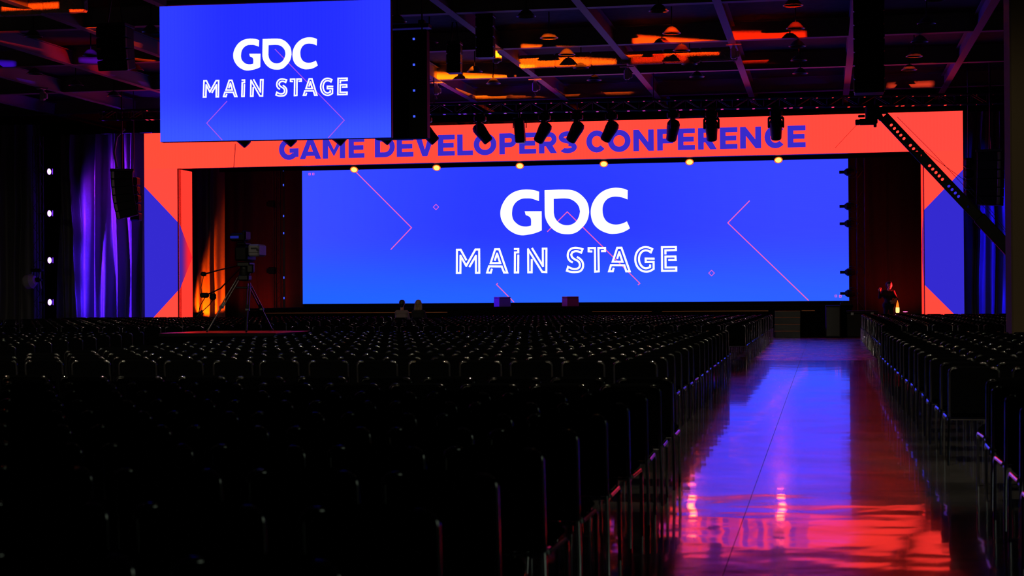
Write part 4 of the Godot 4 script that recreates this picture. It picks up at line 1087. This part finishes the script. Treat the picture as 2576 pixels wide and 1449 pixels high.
func chairs() -> void:
	var sh := chair_shapes()
	var proto := Node3D.new()
	proto.name = "stacking_chair"
	part(proto, "seat", sh.seat, M.chair_fabric); part(proto, "backrest", sh.backrest, M.chair_fabric)
	part(proto, "back_post", sh.post_a, M.satin_steel); part(proto, "back_post", sh.post_b, M.satin_steel); part(proto, "stretcher", sh.stretcher, M.chrome); part(proto, "seat_bar", sh.seat_bar, M.chrome)
	for k in ["front-1", "front1", "rear-1", "rear1"]: part(proto, "leg", sh[k], M.chrome)
	var spots := []   # [x, z, block, row, seat]
	var jit := RandomNumberGenerator.new()
	jit.seed = 11
	var lim := func(x: float, z: float) -> bool: return x > 0.575 * z - 0.8 and x < -0.127 * z + 0.9
	for r in 10:
		var z := -3.80 - 0.975 * r
		for s in 14: spots.append([-1.385 - 0.53 * s, z - 0.2, "left block nearest the camera", r, s])
	for r in 8:
		var z := -12.65 + 0.98 * (r if r < 8 else 0)
		for s in 4: spots.append([1.42 - 0.03 * r + 0.53 * s, z - 0.2, "right block nearest the camera", r, s])
	for r in 15:
		var z := -15.85 - 1.0 * r
		for s in 15: spots.append([-1.845 - 0.008 * r - 0.53 * s, z - 0.2, "centre block beyond the cross aisle", r, s])
		var xe := -11.25 - 0.232 * (-z - 20.75)
		for s in 14: spots.append([xe - 0.215 - 0.53 * s, z - 0.2, "far left block beyond the cross aisle", r, s])
		for s in 9:
			if 1.3 + 0.53 * s < 3.0 or z > -29.0: spots.append([1.3 - 0.006 * r + 0.53 * s, z + 0.95, "right block beyond the cross aisle", r, s])
	for r in 20:
		var z := -35.5 - 0.985 * r
		for s in 20: spots.append([-1.92 - 0.53 * s, z - 0.2, "back", r, s])
		for s in 24: spots.append([-14.6 - 0.53 * s, z - 0.2, "back", r, s])
		for s in 15: spots.append([1.45 + 0.53 * s, z - 0.1, "back", r, s])
	var seen := []
	for p in spots:
		if lim.call(p[0], p[1]): seen.append(p)
	seen.sort_custom(func(a, c): return a[0] * a[0] + a[1] * a[1] < c[0] * c[0] + c[1] * c[1])
	var people_at := [Vector2(-13.54, -50.4), Vector2(-12.97, -50.4)]
	var rest := []
	var made := 0
	for p in seen:
		var x: float = p[0] + jit.randf_range(-0.012, 0.012); var z: float = p[1] + jit.randf_range(-0.02, 0.02)
		var turn := jit.randf_range(-0.03, 0.03)
		if p[2] == "back" or made >= 298:
			if p[2] == "back" and absf(x + 13.28) < 0.75 and absf(z + 50.4) < 0.6: continue
			rest.append(Transform3D(Basis(Vector3.UP, turn), Vector3(x, 0, z)))
			continue
		made += 1
		var o: Node3D = proto.duplicate()
		o.name = numbered("stacking_chair"); add_child(o)
		o.position = Vector3(x, 0, z); o.rotation.y = turn
		tag(o, "black stacking chair, %s from the aisle, %s row, %s" % [ORD[p[4]], ORD[p[3]], p[2]], "chair", "black stacking chairs, " + p[2])
	var k := 0
	for p: Vector2 in people_at:
		var o: Node3D = proto.duplicate()
		o.name = numbered("stacking_chair"); add_child(o)
		o.position = Vector3(p.x, 0, p.y)
		tag(o, "black stacking chair far back under the seated person with " + ["dark hair", "fair hair"][k], "chair", "chairs with people on them")
		k += 1
	proto.free()
	# everything farther off: one object
	var mesh := ArrayMesh.new()
	var fb := MB.new(); fb.add(sh.seat); fb.add(sh.backrest)
	var ch := MB.new()
	for key in ["stretcher", "seat_bar", "front-1", "front1", "rear-1", "rear1"]: ch.add(sh[key])
	var po := MB.new(); po.add(sh.post_a); po.add(sh.post_b)
	fb.into(mesh, M.chair_fabric); ch.into(mesh, M.chrome); po.into(mesh, M.satin_steel)
	var mm := MultiMesh.new()
	mm.transform_format = MultiMesh.TRANSFORM_3D; mm.mesh = mesh; mm.instance_count = rest.size()
	for i in rest.size(): mm.set_instance_transform(i, rest[i])
	var mi := MultiMeshInstance3D.new()
	mi.multimesh = mm; mi.name = "distant_chairs"; add_child(mi)
	mi.set_meta("kind", "stuff")
	tag(mi, "rows of distant black stacking chairs filling the hall in front of the stage", "chairs")

# ---------------------------------------------------------------- people

func sdf_mesh(bones: Array, cell: float, k: float) -> MB:
	# bones: [a, b, ra, rb]; smooth union of tapered capsules, meshed as surface nets
	var lo := Vector3(1e9, 1e9, 1e9); var hi := -lo
	for q in bones:
		for e in 2:
			var m: float = maxf(q[2], q[3]) + cell * 2.0 + k * 0.3
			lo = lo.min(q[e] - Vector3.ONE * m); hi = hi.max(q[e] + Vector3.ONE * m)
	var nx := int((hi.x - lo.x) / cell) + 2; var ny := int((hi.y - lo.y) / cell) + 2; var nz := int((hi.z - lo.z) / cell) + 2
	var f := PackedFloat32Array(); f.resize(nx * ny * nz); f.fill(1.0)
	for q in bones:
		var a: Vector3 = q[0]; var c: Vector3 = q[1]; var ra: float = q[2]; var rb: float = q[3]
		var m := maxf(ra, rb) + k * 1.2 + cell * 2
		var l: Vector3 = (a.min(c) - Vector3.ONE * m - lo) / cell; var h: Vector3 = (a.max(c) + Vector3.ONE * m - lo) / cell
		var d := c - a; var dd := maxf(d.length_squared(), 1e-9)
		for z in range(maxi(0, int(l.z)), mini(nz, int(h.z) + 2)):
			for y in range(maxi(0, int(l.y)), mini(ny, int(h.y) + 2)):
				for x in range(maxi(0, int(l.x)), mini(nx, int(h.x) + 2)):
					var p := lo + Vector3(x, y, z) * cell
					var t := clampf((p - a).dot(d) / dd, 0, 1)
					var s := (p - a - d * t).length() - lerpf(ra, rb, t)
					var i := x + nx * (y + ny * z)
					var o := f[i]
					var hh := maxf(k - absf(o - s), 0.0) / k
					f[i] = minf(o, s) - hh * hh * k * 0.25
	var id := {}
	var vs := []; var ns := []
	var mb := MB.new()
	var st := [1, nx, nx * ny]
	for z in nz - 1:
		for y in ny - 1:
			for x in nx - 1:
				var i := x + nx * (y + ny * z)
				var mask := 0
				for c in 8:
					if f[i + (c & 1) + nx * ((c >> 1) & 1) + nx * ny * (c >> 2)] < 0: mask |= 1 << c
				if mask == 0 or mask == 255: continue
				var sum := Vector3.ZERO; var cnt := 0
				for e in [[0, 1], [2, 3], [4, 5], [6, 7], [0, 2], [1, 3], [4, 6], [5, 7], [0, 4], [1, 5], [2, 6], [3, 7]]:
					var c0: int = e[0]; var c1: int = e[1]
					if ((mask >> c0) & 1) == ((mask >> c1) & 1): continue
					var f0 := f[i + (c0 & 1) + nx * ((c0 >> 1) & 1) + nx * ny * (c0 >> 2)]
					var f1 := f[i + (c1 & 1) + nx * ((c1 >> 1) & 1) + nx * ny * (c1 >> 2)]
					var v0 := Vector3(c0 & 1, (c0 >> 1) & 1, c0 >> 2); var v1 := Vector3(c1 & 1, (c1 >> 1) & 1, c1 >> 2)
					sum += v0.lerp(v1, f0 / (f0 - f1)); cnt += 1
				id[i] = vs.size()
				vs.append(lo + (Vector3(x, y, z) + sum / cnt) * cell)
				var g := Vector3(f[i + 1] - f[i] + f[i + 1 + nx] - f[i + nx], f[i + nx] - f[i] + f[i + nx + 1] - f[i + 1], f[i + nx * ny] - f[i] + f[i + nx * ny + 1] - f[i + 1])
				ns.append(g.normalized())
	for i in id:
		var z: int = i / (nx * ny); var y: int = (i / nx) % ny; var x: int = i % nx
		for ax in 3:
			var u := (ax + 1) % 3; var w := (ax + 2) % 3
			var cc := [x, y, z]
			if cc[u] == 0 or cc[w] == 0: continue
			var f0 := f[i]; var f1 := f[i + st[ax]]
			if (f0 < 0) == (f1 < 0): continue
			var q := [i, i - st[u], i - st[u] - st[w], i - st[w]]
			if not (id.has(q[1]) and id.has(q[2]) and id.has(q[3])): continue
			var r := [id[q[0]], id[q[1]], id[q[2]], id[q[3]]]
			if f0 >= 0: r.reverse()
			mb.quadn(vs[r[0]], vs[r[1]], vs[r[2]], vs[r[3]], ns[r[0]], ns[r[1]], ns[r[2]], ns[r[3]])
	return mb

func hand(at: Vector3, dir: Vector3, palm: Vector3, side: float) -> MB:
	# dir: wrist to fingers, palm: the way the palm faces
	var u := dir.normalized(); var n := (palm - u * palm.dot(u)).normalized(); var s := u.cross(n) * side
	var bo := [[at, at + u * 0.075, 0.026, 0.03], [at + s * 0.018, at + u * 0.08 + s * 0.026, 0.02, 0.018], [at - s * 0.018, at + u * 0.08 - s * 0.026, 0.02, 0.018]]
	var ln := [0.068, 0.078, 0.072, 0.055]
	for i in 4:
		var r := at + u * 0.085 + s * (0.031 - 0.0205 * i)
		var m: Vector3 = r + u * ln[i] * 0.5 + n * 0.012
		bo.append([r, m, 0.0095, 0.0088]); bo.append([m, m + u * ln[i] * 0.32 + n * 0.03, 0.0088, 0.0075])
	bo.append([at + u * 0.02 + s * 0.03, at + u * 0.055 + s * 0.062 + n * 0.015, 0.013, 0.011]); bo.append([at + u * 0.055 + s * 0.062 + n * 0.015, at + u * 0.09 + s * 0.06 + n * 0.03, 0.011, 0.009])
	return sdf_mesh(bo, 0.006, 0.008)

func head_bones(c: Vector3, face: Vector3) -> Array:
	var f := face.normalized(); var s := f.cross(Vector3.UP).normalized(); var up := s.cross(f)
	return [[c + up * 0.03 - f * 0.015, c + up * 0.02 + f * 0.02, 0.088, 0.08], [c - up * 0.06 + f * 0.03, c - up * 0.02 + f * 0.02, 0.055, 0.07], [c - up * 0.02 + f * 0.09, c + up * 0.01 + f * 0.085, 0.016, 0.009],
		[c - up * 0.065 + f * 0.083 - s * 0.018, c - up * 0.065 + f * 0.083 + s * 0.018, 0.009, 0.009], [c - s * 0.085 - up * 0.015, c - s * 0.085 + up * 0.02, 0.012, 0.014], [c + s * 0.085 - up * 0.015, c + s * 0.085 + up * 0.02, 0.012, 0.014]]

func seated(label: String, at: Vector3, shirt: Material, hair: Material, long: bool, lean: float) -> void:
	var t := thing("person", label, "person", at)
	var hip := Vector3(0, 0.56, 0.06); var chest := Vector3(lean * 0.3, 0.98, 0.08); var neck := Vector3(lean * 0.6, 1.15, 0.05); var hd := Vector3(lean, 1.32, 0.02)
	var bo := [[hip, chest - Vector3(0, 0.15, 0), 0.15, 0.14], [chest - Vector3(0.1, 0.1, 0), chest + Vector3(0.1, -0.1, 0), 0.12, 0.12], [chest + Vector3(-0.13, 0.06, 0), chest + Vector3(0.13, 0.06, 0), 0.085, 0.085]]
	for s in [-1.0, 1.0]:
		bo.append([chest + Vector3(s * 0.17, 0.07, 0), Vector3(s * 0.205, 0.82, -0.04), 0.062, 0.048]); bo.append([Vector3(s * 0.205, 0.82, -0.04), Vector3(s * 0.13, 0.68, -0.26), 0.046, 0.034])
	part(t, "shirt", sdf_mesh(bo, 0.022, 0.05), shirt)
	bo = [[hip - Vector3(0.08, 0, 0), hip + Vector3(0.08, 0, 0), 0.15, 0.15]]
	for s in [-1.0, 1.0]:
		bo.append([Vector3(s * 0.1, 0.55, 0.0), Vector3(s * 0.12, 0.54, -0.4), 0.085, 0.062]); bo.append([Vector3(s * 0.12, 0.54, -0.4), Vector3(s * 0.12, 0.1, -0.38), 0.06, 0.042]); bo.append([Vector3(s * 0.12, 0.045, -0.34), Vector3(s * 0.12, 0.035, -0.54), 0.045, 0.034])
	part(t, "trousers", sdf_mesh(bo, 0.022, 0.04), M.dark_jeans)
	bo = head_bones(hd, Vector3(0, 0, -1)); bo.append([neck - Vector3(0, 0.06, 0), hd - Vector3(0, 0.04, -0.02), 0.058, 0.052])
	var b := sdf_mesh(bo, 0.012, 0.02)
	for s in [-1.0, 1.0]: b.add(hand(Vector3(s * 0.13, 0.675, -0.27), Vector3(-s * 0.5, -0.25, -0.8), Vector3(0, -1, 0.2), s))
	part(t, "body", b, M.skin)
	bo = [[hd + Vector3(0, 0.055, 0.03), hd + Vector3(0, 0.06, -0.03), 0.095, 0.088], [hd + Vector3(0, 0.0, 0.055), hd + Vector3(0, -0.05, 0.06), 0.085, 0.06]]
	if long:
		for s in [-1.0, 0.0, 1.0]: bo.append([hd + Vector3(s * 0.075, 0.02, 0.03), hd + Vector3(s * 0.09, -0.17, 0.06), 0.045, 0.05])
	part(t, "hair", sdf_mesh(bo, 0.014, 0.03), hair)

func people() -> void:
	seated("person seated far off before the screen, seen from behind, dark hair and pale top", Vector3(-13.54, -0.0, -50.4), M.pale_shirt, M.dark_hair, false, 0.0)
	seated("person seated far off before the screen, seen from behind, longer fair hair and dark top", Vector3(-12.97, 0, -50.4), M.dark_shirt, M.fair_hair, true, -0.02)
	# technician right of the stage, lit red from the right
	var pl := thing("riser", "low black riser under the standing person right of the stage", "riser", Vector3(1.95, 0, -56.6))
	part(pl, "deck", boxed(Vector3(0, 0.21, 0), Vector3(0.9, 0.06, 0.8), 0.01), M.stage_black)
	part(pl, "skirt", boxed(Vector3(0, 0.09, 0), Vector3(0.84, 0.18, 0.74)), M.black_cloth)
	var t := thing("person", "person in dark clothes standing right of the stage, one arm raised, lit red", "person", Vector3(2.2, 0.24, -56.6))
	var hd := Vector3(0.03, 1.6, 0.04)
	var bo := [[Vector3(0, 0.98, 0), Vector3(0.0, 1.2, 0), 0.13, 0.14], [Vector3(-0.1, 1.26, 0), Vector3(0.1, 1.26, 0), 0.115, 0.115], [Vector3(-0.15, 1.38, 0), Vector3(0.13, 1.38, 0), 0.075, 0.075],
		[Vector3(-0.17, 1.38, 0), Vector3(-0.3, 1.2, 0.12), 0.06, 0.048], [Vector3(-0.3, 1.2, 0.12), Vector3(-0.3, 1.4, 0.3), 0.046, 0.036],
		[Vector3(0.16, 1.38, 0.02), Vector3(0.27, 1.14, 0.05), 0.064, 0.052]]
	part(t, "shirt", sdf_mesh(bo, 0.022, 0.05), M.dark_shirt)
	bo = [[Vector3(-0.08, 0.93, 0), Vector3(0.08, 0.93, 0), 0.13, 0.13]]
	for s in [-1.0, 1.0]:
		bo.append([Vector3(s * 0.09, 0.88, 0), Vector3(s * 0.1, 0.48, 0.02), 0.085, 0.06]); bo.append([Vector3(s * 0.1, 0.48, 0.02), Vector3(s * 0.1, 0.08, -0.02), 0.06, 0.045]); bo.append([Vector3(s * 0.1, 0.045, -0.01), Vector3(s * 0.11, 0.036, 0.17), 0.045, 0.034])
	part(t, "trousers", sdf_mesh(bo, 0.022, 0.04), M.dark_jeans)
	bo = head_bones(hd, Vector3(0.75, -0.25, 0.66)); bo.append([Vector3(0, 1.42, 0), hd - Vector3(0, 0.05, 0.02), 0.058, 0.052])
	bo.append([Vector3(0.265, 1.15, 0.05), Vector3(0.16, 1.02, 0.24), 0.046, 0.032])
	var b := sdf_mesh(bo, 0.012, 0.02)
	b.add(hand(Vector3(0.155, 1.015, 0.25), Vector3(-0.4, 0.3, 0.5), Vector3(-0.6, 0.3, 0.2), 1.0)); b.add(hand(Vector3(-0.3, 1.41, 0.3), Vector3(0.1, 0.9, 0.3), Vector3(0.2, 0.2, 1), -1.0))
	part(t, "body", b, M.skin)
	bo = [[hd + Vector3(-0.03, 0.055, -0.03), hd + Vector3(0.01, 0.07, 0.0), 0.092, 0.085], [hd + Vector3(-0.05, 0.0, -0.045), hd + Vector3(-0.05, -0.04, -0.045), 0.07, 0.055]]
	part(t, "hair", sdf_mesh(bo, 0.014, 0.03), M.dark_hair)
	# what lights that person: a red flood on the floor by the right leg, an amber flame-like lamp and a small pink light
	var rf := thing("red_flood", "small red flood lamp behind the chairs right of the arch", "lamp", Vector3(5.6, 0, -57.2))
	b = MB.new(); b.tube([Vector3(0, 0, 0), Vector3(0, 0.66, 0)], 0.02, 8); b.box(Vector3(0, 0.015, 0), Vector3(0.4, 0.03, 0.4), 0.01)
	part(rf, "stand", b, M.black_metal)
	lamp_can(rf, Vector3(-0.05, 0.7, 0), Vector3(-3.35, 1.84, 0.64), 0.08, 0.18, M.coral_side)
	spot(rf, Vector3(-0.1, 0.74, 0.02), Vector3(-3.37, 1.8, 0.65), Color(1, 0.1, 0.12), 600.0, 5.0, 0.5, 0.05)
	var fl := thing("amber_lamp", "small glowing amber teardrop lamp low down beside the standing person", "lamp", Vector3(2.52, 0.0, -56.95))
	b = MB.new(); b.tube([Vector3(0, 0, 0), Vector3(0, 0.92, 0)], 0.02, 8); b.box(Vector3(0, 0.015, 0), Vector3(0.26, 0.03, 0.26), 0.01)
	part(fl, "stand", b, M.black_metal)
	b = MB.new(); b.lathe([Vector2(0, 0.9), Vector2(0.05, 0.91), Vector2(0.06, 1.0), Vector2(0.055, 1.1), Vector2(0.035, 1.22), Vector2(0.0, 1.34)], Transform3D(), 14)
	part(fl, "glass", b, glow("amber_glass", Color(1.0, 0.5, 0.12), 1.2))
	b = MB.new(); b.lathe([Vector2(0.052, 0.9), Vector2(0.064, 0.93), Vector2(0.066, 1.0), Vector2(0.062, 1.08), Vector2(0.05, 1.085)], Transform3D(), 14)
	part(fl, "bright_band", b, glow("amber_core", Color(1.0, 0.85, 0.5), 1.6), "brighter yellow lower band")
	var ol := OmniLight3D.new(); ol.name = "light"; fl.add_child(ol); ol.position = Vector3(0, 1.08, 0); ol.light_color = Color(1, 0.35, 0.05); ol.light_energy = 0.12; ol.light_size = 0.04; ol.omni_range = 60.0; ol.omni_attenuation = 2.0; ol.shadow_enabled = true
	var pk := thing("pink_light", "tiny oval pink light right of the amber lamp", "lamp", Vector3(2.78, 0, -56.95))
	b = MB.new(); b.tube([Vector3(0, 0, 0), Vector3(0, 0.9, 0)], 0.015, 8); b.box(Vector3(0, 0.015, 0), Vector3(0.24, 0.03, 0.24), 0.01)
	part(pk, "stand", b, M.black_metal)
	b = MB.new(); b.lathe([Vector2(0, 0.91), Vector2(0.08, 0.92), Vector2(0.085, 0.935), Vector2(0.05, 0.95), Vector2(0, 0.953)], Transform3D(), 14)
	part(pk, "lens", b, M.pink_spot)

# ---------------------------------------------------------------- camera position in the audience

func stage_gear() -> void:
	var t := thing("camera_platform", "low black platform among the chairs carrying the broadcast camera", "platform", Vector3(-13.0, 0, -34.0))
	part(t, "deck", boxed(Vector3(0, 0.74, 0), Vector3(2.7, 0.08, 2.4), 0.01), M.stage_black)
	part(t, "skirt", boxed(Vector3(0, 0.35, 0), Vector3(2.64, 0.7, 2.34)), M.black_cloth)
	var c := thing("broadcast_camera", "broadcast camera on a tripod on the platform left of the main screen", "camera", Vector3(-12.8, 0.78, -34.0))
	var b := MB.new()
	var legs := [[Vector3(-0.12, 1.22, 0.05), Vector3(-0.72, 0.02, 0.45), "black_metal"], [Vector3(0.12, 1.1, 0.06), Vector3(0.22, 0.02, 0.5), "steel"], [Vector3(0.06, 1.1, -0.08), Vector3(0.4, 0.02, -0.7), "black_metal"]]
	for l in legs:
		b = MB.new()
		var d: Vector3 = (l[1] - l[0]).normalized(); var s := d.cross(Vector3.BACK).normalized() * 0.028
		b.tube([l[0] + s, l[0].lerp(l[1], 0.55) + s], 0.016, 8); b.tube([l[0] - s, l[0].lerp(l[1], 0.55) - s], 0.016, 8); b.tube([l[0].lerp(l[1], 0.45), l[1]], 0.018, 8)
		b.box(l[0].lerp(l[1], 0.55), Vector3(0.1, 0.06, 0.06), 0.01); b.ball(l[1] + Vector3(0, 0.012, 0), 0.03, 8)
		part(c, "leg", b, M.steel)
	b = MB.new(); b.box(Vector3(0, 1.22, 0), Vector3(0.26, 0.14, 0.24), 0.03); b.lathe([Vector2(0, 1.28), Vector2(0.12, 1.28), Vector2(0.13, 1.34), Vector2(0.1, 1.42), Vector2(0.1, 1.48), Vector2(0, 1.48)], Transform3D(), 16); b.box(Vector3(0.02, 1.52, -0.02), Vector3(0.3, 0.1, 0.36), 0.02)
	b.box(Vector3(-0.02, 1.0, 0), Vector3(0.3, 0.04, 0.3), 0.01); b.box(Vector3(0.18, 1.42, 0.1), Vector3(0.16, 0.2, 0.12), 0.03)
	part(c, "fluid_head", b, M.black_metal)
	b = MB.new(); b.box(Vector3(0.02, 1.76, 0), Vector3(0.3, 0.34, 0.6), 0.04); b.box(Vector3(0.0, 1.98, 0.05), Vector3(0.22, 0.08, 0.4), 0.03)
	part(c, "camera_body", b, M.black_shell)
	b = MB.new(); b.box(Vector3(0.31, 1.83, 0.02), Vector3(0.26, 0.27, 0.5), 0.035); b.box(Vector3(0.2, 1.83, -0.4), Vector3(0.2, 0.2, 0.36), 0.05)
	part(c, "lens_housing", b, M.grey_plastic, "pale grey lens housing")
	b = MB.new(); b.box(Vector3(0.32, 1.87, 0.275), Vector3(0.14, 0.035, 0.012), 0.004); b.box(Vector3(0.31, 1.78, 0.275), Vector3(0.24, 0.008, 0.01)); b.lathe([Vector2(0.03, 0.0), Vector2(0.03, 0.02), Vector2(0, 0.02)], Transform3D(Basis(Vector3.RIGHT, PI / 2), Vector3(0.41, 1.84, 0.27)), 12)
	part(c, "label_plate", b, M.black_metal)
	b = MB.new(); b.box(Vector3(-0.08, 2.13, 0.08), Vector3(0.36, 0.18, 0.3), 0.03); b.box(Vector3(0.06, 2.17, 0.05), Vector3(0.1, 0.22, 0.34), 0.03); b.box(Vector3(0.0, 2.02, 0.05), Vector3(0.06, 0.1, 0.06), 0.01)
	part(c, "viewfinder", b, M.black_shell)
	b = MB.new(); b.box(Vector3(-0.15, 2.13, 0.235), Vector3(0.2, 0.06, 0.012), 0.004)
	part(c, "viewfinder_screen", b, glow("viewfinder_glow", Color(0.14, 0.16, 0.62), 0.5), "small glowing viewfinder screen")
	b = MB.new()
	b.tube([Vector3(-0.1, 1.5, 0.1), Vector3(-0.45, 1.38, 0.5), Vector3(-0.66, 1.3, 0.72)], 0.016, 8); b.tube([Vector3(-0.08, 1.42, 0.1), Vector3(-0.4, 0.98, 0.45), Vector3(-0.62, 0.84, 0.7)], 0.016, 8)
	b.box(Vector3(-0.68, 1.3, 0.74), Vector3(0.12, 0.1, 0.1), 0.03); b.box(Vector3(-0.66, 0.83, 0.74), Vector3(0.2, 0.11, 0.1), 0.03); b.box(Vector3(-0.52, 0.8, 0.6), Vector3(0.14, 0.14, 0.1), 0.03)
	part(c, "pan_bar", b, M.black_shell)
	b = MB.new()
	b.tube([Vector3(-0.68, 1.26, 0.74), Vector3(-0.74, 1.0, 0.75), Vector3(-0.72, 0.86, 0.74)], 0.008, 6); b.tube([Vector3(-0.66, 0.78, 0.72), Vector3(-0.78, 0.6, 0.7), Vector3(-0.84, 0.42, 0.66)], 0.01, 6); b.tube([Vector3(-0.5, 0.75, 0.6), Vector3(-0.6, 0.62, 0.6), Vector3(-0.78, 0.46, 0.62)], 0.01, 6)
	b.box(Vector3(-0.82, 0.42, 0.65), Vector3(0.2, 0.05, 0.05), 0.015, Basis(Vector3.BACK, 0.8))
	part(c, "cable", b, M.black_metal)

# ---------------------------------------------------------------- house lamps behind the camera

func house_lamps() -> void:
	var k := 0
	var spots := []
	for x in [-24.0, -16.5, -9.0, -1.5, 6.0]: spots.append([Vector3(x, 8.9, -9.0), 18.0, "front row"])
	for x in [-31.0, -23.4, -12.2, -4.7, 6.5]: spots.append([Vector3(x, 9.2, -36.6), 7.0, "second row"])
	for p in spots:
		var t := thing("house_lamp", "small warm house lamp on the ceiling above the seating, %s, %s from the left" % [p[2], ORD[k % 5]], "lamp", p[0], "house lamps above the audience")
		var to := Vector3(0, -1.0, -1.15)
		lamp_can(t, Vector3.ZERO, to, 0.2, 0.4, M.house_lens)
		var b := MB.new(); b.tube([Vector3(0.24, -0.1, 0), Vector3(0.24, 0.25, 0.1), Vector3(0, 0.3, 0.1), Vector3(0, 10.05 - p[0].y, 0.1)], 0.02, 6)
		part(t, "bracket", b, M.black_metal)
		spot(t, to.normalized() * 0.06, to * 5, Color(1.0, 0.95, 0.82), p[1], 38.0, 0.3, 0.16)
		k += 1
	# unseen glowing doors, added to put highlights on the near chair posts
	for q in 4:
		var fr := MB.new()
		fr.box(Vector3(-0.03, 1.45, 0), Vector3(0.06, 2.9, 2.1), 0.01)
		var dr := struct("added_door_%d" % (q + 1), fr, M.black_metal, "added lit glazed doors, unseen in the right wall behind the camera")
		dr.position = Vector3(13.46, 0, 1.6 + 2.3 * q)
		for z in [-0.5, 0.5]:
			part(dr, "added_pane", boxed(Vector3(-0.07, 1.45, z), Vector3(0.02, 2.7, 0.92), 0.004), M.added_door_light)
		area(dr, Vector3(-0.12, 1.45, 0), Vector2(1.9, 2.7), Color(0.92, 1.0, 0.9), 0.14, Basis(Vector3.UP, PI / 2))
